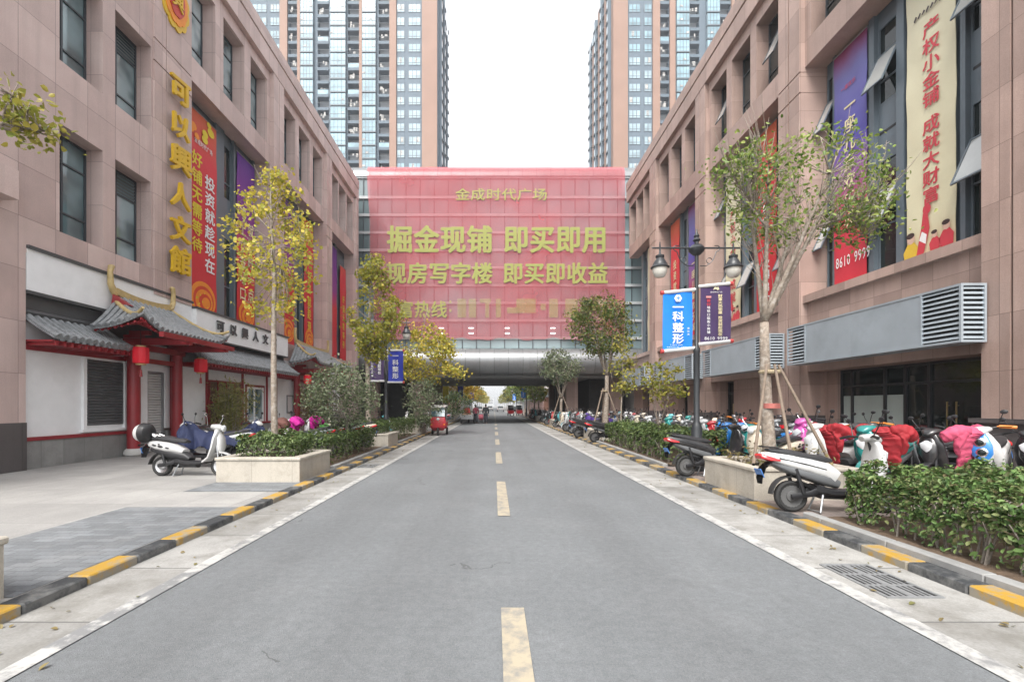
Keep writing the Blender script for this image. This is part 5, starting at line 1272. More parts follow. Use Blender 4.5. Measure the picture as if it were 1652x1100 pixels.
# ---------------------------------------------------------------- street lamps with flag banners
m_opal = mat('opal lamp bowl', (.60, .58, .53), .35, .04, spec=.5)
m_blue = mat('blue flag print', (.005, .19, .70), .5, .06); m_plum = mat('plum flag print', (.055, .030, .10), .5, .15)
m_navy = mat('royal blue flag print', (.03, .05, .42), .5, .06)
def flag(lamp_lab, label, c, x0, x1, z0, z1, m, draw, tilt=0):
    t = thing('lamp_flag', label, 'flag banner', ((x0+x1)/2, c[1], z0), 'flag banners on lamp posts')
    n, k = 8, 10; P = []; y = c[1]
    sk = lambda x: tilt*(x-c[0])
    for j in range(k+1):
        for i in range(n+1): x = x0+(x1-x0)*i/n; P.append((x, y+.015*math.sin(i*1.1+j*.5), z0+(z1-z0)*j/k + sk(x)))
    kk = len(P); P += [(a, b_+.01, c_) for a, b_, c_ in P]
    q = [(j*(n+1)+i, j*(n+1)+i+1, (j+1)*(n+1)+i+1, (j+1)*(n+1)+i) for j in range(k) for i in range(n)]
    MB().add(P, q+[tuple(v+kk for v in f)[::-1] for f in q]).build('fabric', m, t, smooth=True)
    for z in (z0-.02, z1+.02):
        ar = MB(); rc = MB(); ar.tube([(c[0], y+.005, z+sk(c[0])), (x1 if abs(x1-c[0]) > abs(x0-c[0]) else x0, y+.005, z + sk(x1 if abs(x1-c[0]) > abs(x0-c[0]) else x0))], .042, 8)
        xe = x1 if abs(x1-c[0]) > abs(x0-c[0]) else x0; s_ = 1 if xe > c[0] else -1
        rc.tube([(xe-s_*.02, y+.005, z+sk(xe)), (xe+s_*.05, y+.005, z+sk(xe))], .05, 8)
        ar.build('bar', mat('pale bar', (.6, .6, .6), .5, .05), t); rc.build('end_cap', mat('red end cap', (.5, .06, .06), .5, .1), t)
    draw(t, x0, x1, z0, z1, y-.028, sk)
def lamp(label, x, y, H, arms, pole_r=.062):
    t = thing('street_lamp', label, 'street lamp', (x, y, .08), 'black street lamps'); k = H/5.5
    p = MB(); p.lathe((x, y, .08), [(.20, 0), (.22, .12), (.17, .16), (.165, .5), (.13, .56), (.12, 1.0), (.10, 1.08), (pole_r*1.1, 1.15), (pole_r*1.1, 2.75), (pole_r*1.25, 2.78), (pole_r*1.25, 2.85), (pole_r*.75, 2.9), (pole_r*.7, H-.62), (.09, H-.60), (.17, H-.52), (.18, H-.46), (.12, H-.38), (.05, H-.36), (.05, H-.3), (.09, H-.26), (.05, H-.2), (.07, H-.16), (.03, H-.1), (.012, H)], 16); p.build('post', m_blackmetal, t, smooth='auto')
    za = .08+H-.44
    for s in arms:
        a = MB(); L = .86
        a.tube([(x, y, za), (x+s*1.02, y, za)], .022, 8); a.tube([(x+s*1.02, y, za), (x+s*1.06, y, za)], [.022, .004], 8)
        sp = [(x+s*.08, y, za-.42)] + [(x+s*(.22+.24*q), y, za-.42+.34*q*q*1.0+.02*math.sin(q*6)) for q in [i/8 for i in range(9)]] + [(x+s*(.46+.09*math.sin(a_)), y, za-.08+.07-.07*math.cos(a_)) for a_ in [.5, 1.2, 2, 2.8, 3.6]]
        a.tube(sp, .011, 6)
        a.tube([(x+s*(.30+.07*math.cos(q)), y, za-.30+.07*math.sin(q)) for q in [i*.7 for i in range(8)]], .009, 6)
        a.build('arm', m_blackmetal, t, smooth='auto')
        hx = x+s*L; h = MB()
        h.lathe((hx, y, za), [(.012, .14), (.022, .02), (.022, -.12), (.05, -.16), (.10, -.18), (.10, -.22), (.085, -.24), (.12, -.3), (.165, -.38), (.175, -.42), (.215, -.45), (.21, -.47), (.17, -.472)], 18); ho = h.build('lamp_head', m_blackmetal, t, smooth='auto')
        b_ = MB(); b_.lathe((hx, y, za), [(.172, -.474), (.17, -.54), (.14, -.63), (.10, -.68), (.03, -.70)], 18); b_.build('bowl', m_opal, ho, smooth='auto')
    return t
LX, LY = 4.75, 10.9
lamp('black twin-armed street lamp carrying a blue and a plum flag', LX, LY, 5.65, (-1, 1))
def draw_blue(t, x0, x1, z0, z1, y, sk):
    mb = MB(); cx = (x0+x1)/2; o = Vector((cx, y, 0))
    c = Vector((cx, y, z1-.15+sk(cx)))
    for k in range(6): a = k*math.pi/3; blob(mb, c+FR*(.05*math.cos(a))+UP*(.05*math.sin(a)), FR, UP, circle(.038, 12), 0, .001*k)
    blob(mb, c, FR, UP, circle(.06, 14), 0, .008)
    blob(mb, c, FR, UP, [(-.045, -.012), (-.012, -.012), (-.012, -.045), (.012, -.045), (.012, -.012), (.045, -.012), (.045, .012), (.012, .012), (.012, .045), (-.012, .045), (-.012, .012), (-.045, .012)], 1, .01)
    for ch, z in zip('一科整形', (.985, .77, .505, .25)):
        put_glyph(mb, ch, (cx-.135, y-.004, z0+z-.125+sk(cx)), FR, UP, .27, .24, .025)
    text_row(mb, 'T:8610 9999', (x0+.16, y, z0+.075+sk(cx)), FR, UP, .045, .03); text_row(mb, '金成时代广场一科整形', (x0+.08, y, z0+.025+sk(cx)), FR, UP, .045, .03)
    text_col(mb, '整形美', (x1-.13, y, z0+.47+sk(x1)), FR, UP, .055, .05, .07)
    mb.build('lettering', [m_wht, m_blue], t)
def draw_plum(t, x0, x1, z0, z1, y, sk):
    mb = MB(); cx = (x0+x1)/2
    text_col(mb, '财富火热钜惠 投资就趁现在', (x0+.40, y, z1-.2+sk(cx)), FR, UP, .105, .076, .078, .02, mi=1)
    text_col(mb, '地铁口临街小商铺', (x0+.14, y, z1-.48+sk(cx)), FR, UP, .08, .068, .082, .012)
    text_col(mb, '首付', (x0+.13, y, z1-.31+sk(cx)), FR, UP, .1, .08, .09, .015, mi=2)
    blob(mb, Vector((x0+.18, y, z1-.27+sk(cx))), FR, UP, [(-.06, -.02), (.06, -.02), (.06, .025), (-.06, .025)], 3, .001)
    text_row(mb, '8610 9999', (x0+.08, y, z0+.04+sk(cx)), FR, UP, .105, .075, None, .012)
    blob(mb, Vector((cx, y, z1-.08+sk(cx))), FR, UP, [(-.07, -.02), (-.03, .045), (.02, .03), (.05, .05), (.075, -.01), (.03, -.03), (0, .0)], 1)
    text_row(mb, '金成时代广场', (cx-.14, y, z1-.17+sk(cx)), FR, UP, .045, .035)
    mb.build('lettering', [m_wht, m_cream, m_redtxt, mat('pink print', (.6, .25, .25), .5, .1)], t)
flag('', 'blue flag with white characters and a flower logo on the twin lamp post', (LX, LY, 0), LX-.79, LX-.10, 2.97, 4.30, m_blue, draw_blue, tilt=.10)
flag('', 'plum flag with two columns of small characters on the twin lamp post', (LX, LY, 0), LX+.09, LX+.80, 3.05, 4.36, m_plum, draw_plum, tilt=.10)
LX2, LY2 = -4.55, 19.6
lamp('black street lamp half hidden by the olive ginkgo leaves', LX2, LY2, 5.45, (1, -1))
def draw_navy(t, x0, x1, z0, z1, y, sk):
    mb = MB(); cx = (x0+x1)/2
    for ch, z in zip('一科整形', (.98, .70, .42, .14)): put_glyph(mb, ch, (cx-.14, y, z0+z), FR, UP, .27, .24, .025)
    mb.build('lettering', m_wht, t)
def draw_plum2(t, x0, x1, z0, z1, y, sk):
    mb = MB(); text_col(mb, '投资就趁现在', (x0+.40, y, z1-.2), FR, UP, .15, .13, .14, .02); text_col(mb, '地铁口临街小商铺', (x0+.12, y, z1-.35), FR, UP, .1, .09, .1, .01)
    mb.build('lettering', m_wht, t)
flag('', 'royal blue flag with white characters on the left street lamp', (LX2, LY2, 0), LX2+.09, LX2+.72, 2.6, 3.9, m_navy, draw_navy)
flag('', 'plum flag behind ginkgo leaves on the left street lamp', (LX2, LY2, 0), LX2-.75, LX2-.09, 2.65, 3.95, m_plum, draw_plum2)

# fallen leaves along the gutters
g_ = nrng; n = 180
pl_ = np.stack([np.where(g_.random(n) < .5, -3.55+np.abs(g_.normal(size=n))*.35, 3.9-np.abs(g_.normal(size=n))*.35), 2.5+g_.random(n)**1.5*28, np.full(n, .016)], 1)
o = leaf_cloud('fallen_leaves', pl_, .045, L_DRY, None, (0, 8, 0), flat=4, aspect=.7); tag(o, 'dry fallen leaves scattered along the gutters', 'fallen leaves', kind='stuff')
# ---------------------------------------------------------------- electric mopeds
def paint(name, col): return mat('moped paint ' + name, col, .3, .08, coat=.45, spec=.5, objvar=1, dirt=((.16, .145, .13), 5, .52, .8, .35))
PAINT = {k: paint(k, v) for k, v in dict(white=(.52, .52, .515), black=(.022, .022, .024), pink=(.55, .09, .36), teal=(.015, .21, .20), blue=(.02, .18, .50), silver=(.42, .43, .44), red=(.42, .02, .03), cream=(.58, .52, .42), green=(.06, .24, .09), grey=(.16, .17, .18), cyan=(.10, .42, .46), violet=(.16, .05, .34)).items()}
m_wheelalloy = mat('wheel hub', (.10, .10, .10), .5, .2, objvar=1)
m_orangegrip = mat('orange grip', (.62, .20, .03), .5, .1)
m_plate = mat('blue number plate', (.05, .16, .42), .4, .1); m_mesh_basket = mat('dark mudguard', (.03, .03, .03), .6, .1)
m_grp = mat('grey moped plastic', (.11, .115, .12), .5, .08, objvar=1)
def wheel(x, r=.22, w_=.055):
    t_ = MB(); n = 22; prof = [(r-.075, -w_*.6), (r-.03, -w_*.95), (r-.005, -w_*.6), (r, 0), (r-.005, w_*.6), (r-.03, w_*.95), (r-.075, w_*.6)]
    rs = [[(x+rr*math.cos(2*math.pi*k/n), h, r+rr*math.sin(2*math.pi*k/n)) for k in range(n)] for rr, h in prof]; rs.append(rs[0]); t_.rings(rs, cap=False)
    h = MB(); h.lathe((x, 0, r), [(.02, -.055), (.075, -.05), (.08, 0), (.075, .05), (.02, .055)], 16, 'y')
    for k in range(5):
        a = 2*math.pi*k/5; h.obox((x+.115*math.cos(a), 0, r+.115*math.sin(a)), .1, .03, .035, Matrix.Rotation(-a, 3, 'Y'))
    h.lathe((x, 0, r), [(r-.085, -.03), (r-.07, -.035), (r-.07, .035), (r-.085, .03)], 22, 'y'); return t_, h
def moped_parts(style):
    """list of (part, mesh, material key or material, parent part); forward is +x, origin on the ground"""
    out = []
    retro = style == 'retro'; twin = style == 'twin'
    for x in (-.62, .64):
        t_, h = wheel(x, .225 if not retro else .215); out += [('wheel', t_, m_tyre, None), ('rim', h, m_chrome if retro else m_wheelalloy, 'wheel')]
    b = MB()
    if retro:
        b.loft([(-.95, .70, .05, .03), (-.88, .69, .12, .07), (-.72, .66, .165, .10), (-.5, .62, .18, .115), (-.3, .58, .165, .10), (-.14, .52, .12, .06)], 16, 2.8)
        b2 = MB(); b2.loft([(-.84, .58, .10, .05), (-.6, .52, .15, .09), (-.35, .46, .15, .11), (-.12, .42, .13, .09), (.0, .36, .12, .05)], 14, 3); out.append(('side_panel', b2, m_black, None))
        b3 = MB()
        for s_ in (-1, 1):
            for (x_, z_, w_, h_) in ((-.72, .66, .11, .022), (-.58, .63, .14, .03), (-.44, .60, .10, .02), (-.62, .68, .06, .014)): b3.ell((x_, s_*.168, z_), (w_*.5, .016, h_), 10, 6, Matrix.Rotation(R(14), 3, 'Y').to_euler())
        b3.loft([(-.98, .62, .06, .03), (-1.02, .52, .08, .015), (-1.05, .40, .075, .01)], 8, 3); out.append(('decal', b3, m_black, None))
    else:
        b.loft([(-1.03, .83, .05, .02), (-.95, .80, .10, .055), (-.7, .735, .15, .085), (-.42, .665, .165, .10), (-.18, .60, .16, .11), (-.04, .50, .14, .10)], 16, 5)
        b2 = MB(); b2.loft([(-.9, .70, .085, .02), (-.68, .62, .135, .06), (-.42, .54, .15, .075), (-.16, .46, .15, .085), (.0, .40, .12, .06)], 14, 4); out.append(('side_panel', b2, m_grp, None))
        b3 = MB(); b3.loft([(-.82, .765, .142, .012), (-.5, .69, .168, .016), (-.2, .61, .164, .014)], 12, 4); out.append(('trim_strip', b3, m_black, None))
    out.append(('rear_body', b, 'P', None))
    ls = MB(); ls.loft([(.30, .30, .15, .035), (.44, .40, .19, .035), (.52, .60, .215, .04), (.545, .80, .20, .045), (.56, .95, .14, .05), (.53, 1.02, .09, .05)], 14, 3)
    ls.loft([(.62, .50, .06, .06), (.625, .66, .13, .07), (.605, .82, .12, .06), (.57, .94, .07, .04)], 12, 2.4)
    out.append(('leg_shield', ls, 'P', None))
    ff = MB(); r = .28
    ff.loft([(.64+r*math.cos(a), .225+r*math.sin(a), .07, .018) for a in [math.pi*(.02+.80*i/8) for i in range(9)]], 10, 3); out.append(('front_fender', ff, 'P', None))
    rf = MB(); rf.loft([(-.62+.28*math.cos(a), .225+.28*math.sin(a), .065, .014) for a in [math.pi*(.35+.62*i/7) for i in range(8)]], 10, 3); out.append(('rear_fender', rf, m_mesh_basket, None))
    fb = MB(); fb.loft([(-.32, .34, .12, .07), (-.1, .29, .155, .055), (.2, .285, .155, .045), (.36, .32, .14, .045)], 12, 3.5); fb.loft([(-.45, .33, .08, .05), (-.2, .24, .09, .05), (.15, .22, .08, .04)], 10, 3); out.append(('footboard', fb, m_black, None))
    sw_ = MB(); sw_.loft([(-.66, .225, .022, .06, .10), (-.5, .25, .03, .075, .115), (-.3, .30, .035, .075, .11), (-.18, .36, .02, .05, .09)], 10, 2.6); sw_.loft([(-.66, .225, .02, .04, -.10), (-.4, .27, .02, .045, -.11), (-.2, .36, .02, .04, -.09)], 8)
    sw_.tube([(-.5, .12, .27), (-.6, .12, .62)], .028, 8).tube([(-.5, -.12, .27), (-.6, -.12, .62)], .028, 8); out.append(('swing_arm', sw_, m_black, None))
    st = MB()
    if retro: st.loft([(-.86, .80, .10, .03), (-.72, .82, .135, .05), (-.5, .80, .14, .065), (-.34, .765, .12, .05), (-.2, .755, .13, .055), (-.1, .735, .10, .03)], 14, 2.6)
    else: st.loft([(-.93, .885, .06, .02), (-.8, .87, .11, .045), (-.58, .82, .14, .06), (-.4, .775, .135, .06), (-.2, .755, .13, .055), (-.08, .735, .10, .03)], 14, 2.6)
    out.append(('seat', st, m_seat, None))
    fk = MB()
    for y in (-.075, .075): fk.tube([(.54, y, .78), (.64, y, .225)], .02, 8)
    fk.tube([(.50, 0, 1.06), (.56, 0, .72)], .03, 8); out.append(('fork', fk, m_black if not retro else m_chrome, None))
    hd = MB(); hd.loft([(.40, 1.04, .06, .04), (.46, 1.06, .15, .055), (.54, 1.05, .13, .07), (.62, 1.01, .08, .05), (.65, .99, .03, .03)], 12, 2.4); out.append(('handlebar_cover', hd, 'P', None))
    hb = MB(); hb.tube([(.36, -.36, 1.05), (.40, -.22, 1.08), (.46, -.1, 1.07), (.46, .1, 1.07), (.40, .22, 1.08), (.36, .36, 1.05)], .014, 8)
    for s in (-1, 1):
        hb.tube([(.40, s*.23, 1.08), (.355, s*.37, 1.05)], .021, 8); hb.tube([(.44, s*.2, 1.08), (.43, s*.36, 1.06)], .007, 6)
    out.append(('handlebar', hb, m_black, None))
    for s in (-1, 1):
        m_ = MB(); m_.tube([(.42, s*.2, 1.08), (.45, s*.27, 1.22), (.45, s*.30, 1.28)], .007, 6); m_.ell((.45, s*.32, 1.31), (.016, .05, .036), 10, 6); out.append(('mirror', m_, m_black if not retro else m_chrome, None))
    if twin:
        for dx, dz in ((.0, .86), (.0, .70)): 
            q = MB(); q.lathe((.655, 0, dz), [(.075, -.04), (.078, .01), (.06, .025), (.055, .028)], 18, 'x'); out.append(('headlight', q, m_chrome, None))
            q = MB(); q.lathe((.655, 0, dz), [(.056, .015), (.05, .03), (.02, .042)], 16, 'x'); out.append(('lens', q, m_glassdk, 'headlight'))
    elif retro:
        q = MB(); q.ell((.66, 0, 1.02), (.04, .075, .075), 14, 8); out.append(('headlight', q, m_lens, None))
    else:
        q = MB(); q.loft([(.66, .90, .02, .01), (.675, .85, .10, .02), (.68, .77, .08, .02), (.675, .70, .02, .012)], 10, 2.5); out.append(('headlight', q, m_lens, None))
    tl = MB()
    if retro: tl.ell((-1.0, 0, .64), (.03, .05, .045), 10, 6)
    else: tl.loft([(-1.055, .815, .085, .02), (-1.03, .785, .115, .035), (-.93, .755, .145, .034), (-.82, .735, .158, .014)], 14, 5)
    out.append(('tail_light', tl, m_redlight, None))
    rk = MB()
    for y in (-.09, .09): rk.tube([(-.62, y, .84), (-.85, y, .92), (-1.0, y*.8, .93)], .011, 6)
    rk.tube([(-1.0, -.075, .93), (-1.02, 0, .935), (-1.0, .075, .93)], .011, 6); out.append(('grab_rail', rk, m_black if not retro else m_chrome, None))
    pl_ = MB(); pl_.obox((-1.045, 0, .55), .012, .19, .13, Matrix.Rotation(R(-22), 3, 'Y')); out.append(('number_plate', pl_, m_plate, None))
    pb = MB(); pb.loft([(-.92, .70, .06, .02), (-1.0, .62, .095, .014), (-1.045, .48, .085, .012), (-1.04, .40, .06, .01)], 10, 4); pb.loft([(-.5, .42, .09, .03), (-.36, .34, .10, .05), (-.24, .34, .09, .04)], 8, 3)
    for s_ in (-1, 1): pb.tube([(-1.02, s_*.06, .68), (-1.03, s_*.16, .66)], .012, 6); pb.ell((-1.03, s_*.18, .66), (.02, .035, .02), 8, 6); out.append(('plate_bracket', pb, m_black, None))
    sd = MB()
    for y in (-.14, .14): sd.tube([(-.22, y*.6, .26), (-.30, y, .01)], .014, 6)
    sd.tube([(-.30, -.14, .02), (-.30, .14, .02)], .012, 6); out.append(('stand', sd, m_steel, None))
    return out
def make_moped(style, body, label, group='parked electric mopeds', name='electric_moped'):
    t = thing(name, label, 'moped', (0, 0, 0), group); by = {}
    for nm, mb, m, par in moped_parts(style):
        o = mb.build(nm, PAINT[body] if m == 'P' else m, by.get(par, t) if par else t, smooth='auto'); by[nm] = o
        if m == 'P': o.material_slots[0].link = 'OBJECT'; o.material_slots[0].material = PAINT[body]; o['_p'] = 1
    return t
def make_far(style, body, label):
    mb = MB(); mats_ = [PAINT[body]]
    for nm, q, m, par in moped_parts(style):
        if m == 'P': k = 0
        else:
            if m not in mats_: mats_.append(m)
            k = mats_.index(m)
        mb.merge(q, k)
    o = mb.build('electric_moped', mats_, smooth='auto'); tag(o, label, 'moped', 'parked electric mopeds')
    o.material_slots[0].link = 'OBJECT'; o.material_slots[0].material = PAINT[body]; return o
PROTO, FARP = {}, {}
def recolor(o, body):
    if o.type == 'MESH' and o.material_slots and o.material_slots[0].link == 'OBJECT': o.material_slots[0].material = PAINT[body]
    for c in KIDS.get(o.name, []): recolor(c, body)
def moped(style, body, x, y, rot, label, z=.08, near=True, lean=8, scale=1):
    st = PROTO if near else FARP
    if style not in st:
        o = (make_moped if near else make_far)(style, body, label); st[style] = o
    else: o = copy_tree(st[style]); o['label'] = label
    recolor(o, body); o.location = (x, y, z); o.rotation_euler = (R(lean), 0, R(rot)); o.scale = (scale,)*3; return o

# cloth wind shields and rain covers worn by parked mopeds
def cloth(name, cols): return mat(name, cols, .75, .18, scale=6, bump=.7, bscale=9, objvar=1)
CL = dict(red=cloth('red quilt', (.27, .010, .017)), pink=cloth('pink quilt', (.50, .07, .14)), magenta=cloth('magenta quilt', (.50, .012, .26)), brown=cloth('brown quilt', (.12, .045, .035)), blue=cloth('blue rain cover', (.011, .019, .065)), green=cloth('green rain cover', (.06, .22, .04)), black=cloth('black quilt', (.02, .02, .022)), violet=cloth('violet rain cover', (.10, .05, .30)))
def wrinkle(mb, amp, f, seed):
    rr = random.Random(seed); ph = [rr.uniform(0, 6) for _ in range(6)]
    for i, v in enumerate(mb.v):
        d = amp*(math.sin(v[0]*f+ph[0]+2*math.sin(v[2]*f*.7+ph[1]))+math.sin(v[1]*f*1.3+ph[2]+v[2]*f*.8)+.6*math.sin(v[2]*f*1.9+ph[3]+v[1]*f))
        mb.v[i] = (v[0]+d*.6, v[1]+d*.8, v[2]+d*.5)
def quilt(x, y, rot, col, label, seed=1, mitts=True, z=.08):
    """padded apron hung from the handlebars with two mitts over the grips; same local frame as the moped"""
    mb = MB()
    def dense(secs, k):
        out = []
        for p, q in zip(secs, secs[1:]):
            for i in range(k): t = i/k; out.append(tuple(u+(v-u)*t for u, v in zip(p, q)))
        return out + [secs[-1]]
    sc_ = dense([(.30, .36, .24, .02), (.37, .55, .31, .04), (.41, .75, .33, .05), (.43, .92, .31, .06), (.45, 1.02, .25, .08), (.48, 1.08, .16, .09), (.50, 1.12, .06, .04)], 5)
    mb.loft([(x_, z_, w_*(1+.05*math.sin(i*1.9)), th*(1+.55*abs(math.sin(i*.95)))) for i, (x_, z_, w_, th) in enumerate(sc_)], 36, 2.6)
    if mitts:
        for s in (-1, 1):
            P_ = bez(Vector((.48, s*.14, 1.06)), Vector((.40, s*.36, 1.12)), Vector((.20, s*.46, .90)), 16)
            mb.tube(P_, [(.06+.05*math.sin(math.pi*i/16*.9))*(1+.22*abs(math.sin(i*1.05))) for i in range(17)], 18)
            P_ = bez(Vector((.41, s*.30, 1.03)), Vector((.42, s*.40, .9)), Vector((.36, s*.30, .62)), 12)
            mb.tube(P_, [(.09-.045*i/12)*(1+.2*abs(math.sin(i*1.05+.5))) for i in range(13)], 16)
    wrinkle(mb, .012, 17, seed); wrinkle(mb, .009, 41, seed+9)
    o = mb.build('wind_quilt', CL[col], smooth=True); tag(o, label, 'wind quilt', 'wind quilts on mopeds')
    o.location = (x, y, z+.06); o.scale = (.94, .88, .96); o.rotation_euler = (0, 0, R(rot)); s_ = o.modifiers.new('sub', 'SUBSURF'); s_.levels = 1; s_.render_levels = 1; return o
def cover(x, y, rot, col, label, seed, half=False):
    half = True
    mb = MB(); rs = []; rr = random.Random(seed); nx = 34
    key = [(-.95, .80, .72, .16), (-.7, .90, .55, .24), (-.35, .84, .50, .27), (.0, .82, .48, .29), (.25, .95, .50, .33), (.42, 1.12, .52, .36), (.52, 1.16, .55, .30), (.62, 1.04, .55, .22), (.70, .84, .6, .12)]
    ph = [rr.uniform(0, 6) for _ in range(4)]
    for i in range(nx+1):
        t = i/nx*(len(key)-1); k = min(int(t), len(key)-2); f = t-k; f = f*f*(3-2*f); x_, zt, zb, w_ = [a_+(b_-a_)*f for a_, b_ in zip(key[k], key[k+1])]
        zb += .05*math.sin(i*.9+ph[0]); ring = []; m_ = 12
        for j in range(m_+1):
            s_ = -1+2*j/m_; q_ = abs(s_); dep = q_**1.7
            fl_ = .05*math.sin(i*1.1+ph[1]+(2 if s_ > 0 else 0))*dep + .02*math.sin(i*2.3+j*.8+ph[2])
            ring.append((x_+.03*math.sin(j*1.2+i*.4+ph[3]), math.copysign(w_*min(1, q_**.75*1.0), s_)+fl_*(1 if s_ > 0 else -1), zt+(zb-zt)*dep+.015*math.sin(i*1.7+j*1.3)))
        rs.append(ring)
    mb.rings(rs, cap=False, closed=False)
    wrinkle(mb, .014, 12, seed); wrinkle(mb, .007, 31, seed+5); o = mb.build('rain_cover', CL[col], smooth=True); tag(o, label, 'rain cover', 'rain covers over mopeds')
    o.location = (x, y, .08); o.rotation_euler = (0, 0, R(rot)); so_ = o.modifiers.new('solid', 'SOLIDIFY'); so_.thickness = .006; s_ = o.modifiers.new('sub', 'SUBSURF'); s_.levels = 1; s_.render_levels = 1; return o

# left pavement
m1 = moped('retro', 'white', -6.55, 10.05, 0, 'white and black retro moped with a round rear case, side-on beside the cream planter', lean=-5)
tc = thing('top_case', 'round white and black rear case on the retro moped', 'top case', (-7.5, 10.05, .92))
q = MB(); q.loft([(-7.69, .95, .03, .02), (-7.67, .95, .19, .17), (-7.58, .95, .215, .215)], 22, 2.0)
for i, v in enumerate(q.v): q.v[i] = (v[0], v[1]+10.05, v[2]+.06)
q2 = MB(); q2.loft([(-7.58, .95, .215, .215), (-7.46, .95, .205, .2), (-7.40, .95, .14, .14), (-7.38, .95, .03, .02)], 22, 2.0)
for i, v in enumerate(q2.v): q2.v[i] = (v[0], v[1]+10.05, v[2]+.06)
q.build('shell', PAINT['white'], tc, smooth='auto'); q2.build('inner_shell', m_black, tc, smooth='auto')
q = MB(); q.tube([(-7.4, 10.05, .98), (-7.3, 10.05, .92), (-7.2, 10.05, .9)], .02, 6); q.build('bracket', m_chrome, tc)
moped('plain', 'silver', -7.05, 11.5, 188, 'silver moped under the left blue rain cover', lean=0); cover(-7.05, 11.5, 188, 'blue', 'rumpled navy rain cover on the moped right behind the retro one', 3, True)
moped('plain', 'white', -6.8, 12.4, -6, 'white moped under the right blue rain cover', lean=0); cover(-6.8, 12.4, -6, 'blue', 'rumpled navy rain cover nearest the planter hedge', 5, True)
for i, (x, y, r_, c, qc, lab) in enumerate(((-5.55, 13.0, 200, 'grey', 'brown', 'grey moped wearing the brown quilt'), (-5.6, 14.0, 195, 'white', 'magenta', 'white moped wearing the left magenta quilt'), (-5.35, 14.9, 190, 'silver', 'magenta', 'silver moped wearing the right magenta quilt'), (-5.5, 15.8, 200, 'green', 'green', 'green moped beneath the green cover'), (-5.3, 16.7, 190, 'cream', 'black', 'cream moped wearing the black quilt'))):
    moped('plain', c, x, y, r_, lab + ' behind the left hedge', lean=6)
    if qc == 'green': cover(x, y, r_, 'green', 'bright green rain cover behind the bushy tree', 20+i, True)
    else: quilt(x, y, r_, qc, {'brown': 'dark brown wind quilt on the moped nearest the ginkgo trunk', 'black': 'black wind quilt on the cream moped beside the terracotta pots'}.get(qc, ('left' if i == 1 else 'right') + ' one of the two magenta wind quilts behind the hedge'), 30+i)

# right pavement, near group
moped('plain', 'white', 4.87, 6.62, -3, 'white electric moped with a red tail light, rear wheel by the kerb, behind hedge', lean=-4)
moped('plain', 'black', 4.75, 10.05, 5, 'black moped with a long seat between the stone planter and the lamp post', lean=-4)
moped('plain', 'pink', 7.45, 10.4, 196, 'bright pink moped between the staked tree and the red quilt', lean=6, scale=1.12)
moped('plain', 'white', 6.75, 8.95, 188, 'pale moped wearing the left red quilt', lean=5, scale=1.06); quilt(6.72, 8.95, 188, 'red', 'left one of two puffy red wind quilts above the near hedge', 3)
moped('plain', 'teal', 7.35, 8.6, 205, 'teal and white moped half hidden by the red quilts', scale=1.05); quilt(7.3, 8.62, 218, 'red', 'right one of two puffy red wind quilts above the near hedge', 4)
mo = moped('plain', 'black', 8.35, 9.5, 170, 'black moped with orange trimmed grips behind the red quilts', lean=5, scale=1.05)
moped('plain', 'grey', 8.5, 9.0, 185, 'dark grey moped between the red and the pink quilts', lean=5)
moped('plain', 'black', 8.3, 8.4, 200, 'black moped wearing the pink quilt', lean=4); quilt(8.12, 8.42, 290, 'pink', 'pink wind quilt next to the blue and white moped', 8)
tw = moped('twin', 'white', 8.95, 8.2, 215, 'white and blue moped with two stacked round headlights at the right edge', lean=10, scale=1.05)
q = MB(); q.loft([(.655, .56, .05, .03), (.675, .66, .125, .035), (.665, .80, .135, .04), (.62, .94, .10, .035), (.57, 1.03, .06, .02)], 14, 2.3); bp_ = q.build('front_panel', PAINT['blue'], smooth='auto'); adopt(bp_, tw)
for nm in [c for c in KIDS[tw.name] if c.name.startswith('headlight')]: nm.location = (.035, 0, 0)
for mo_ in (mo, tw):
    for s_ in (-1, 1):
        q = MB(); q.tube([(.41, s_*.22, 1.085), (.34, s_*.40, 1.045)], .027, 8); q.tube([(.45, s_*.2, 1.09), (.44, s_*.38, 1.07)], .011, 6); adopt(q.build('grip', m_orangegrip, smooth='auto'), mo_)
moped('plain', 'black', 9.7, 8.1, 205, 'black moped cropped by the right frame edge in front of the granite pedestal', lean=6)
moped('retro', 'teal', 6.15, 10.6, 215, 'teal moped facing the road right of the lamp post', lean=6)
moped('retro', 'cream', 5.95, 9.75, 205, 'cream moped behind the staked tree poles')
# the long rows: one against the shopfronts, one along the kerb
cols_ = ['white', 'black', 'silver', 'black', 'grey', 'black', 'grey', 'red', 'black', 'blue', 'silver', 'black', 'cream', 'teal', 'grey', 'black', 'cyan', 'grey']
ORDN = ['first', 'second', 'third', 'fourth', 'fifth', 'sixth', 'seventh', 'eighth', 'ninth', 'tenth', 'eleventh', 'twelfth', 'thirteenth', 'fourteenth', 'fifteenth', 'sixteenth', 'seventeenth', 'eighteenth', 'nineteenth', 'twentieth']
cnt = {}
def row(x0, y0, y1, step, base_rot, where, near_y, skip=()):
    y = y0
    while y < y1:
        if not any(a < y < b_ for a, b_ in skip):
            c = rnd.choice(cols_); st = rnd.choice(['plain', 'retro', 'plain', 'twin']); k = (where, c); cnt[k] = cnt.get(k, -1)+1
            lab = f'{ORDN[min(19, cnt[k])]} {c} moped counting from the viewer in the row {where}'
            if cnt[k] > 19: lab = f'{c} moped in the far end of the row {where}'
            moped(st, c, x0+rnd.uniform(-.25, .25), y, base_rot+rnd.uniform(-14, 14), lab, near=y < near_y, lean=rnd.choice((-7, 6, 7, 8)), scale=rnd.uniform(.94, 1.03))
        y += step*rnd.uniform(.8, 1.25)
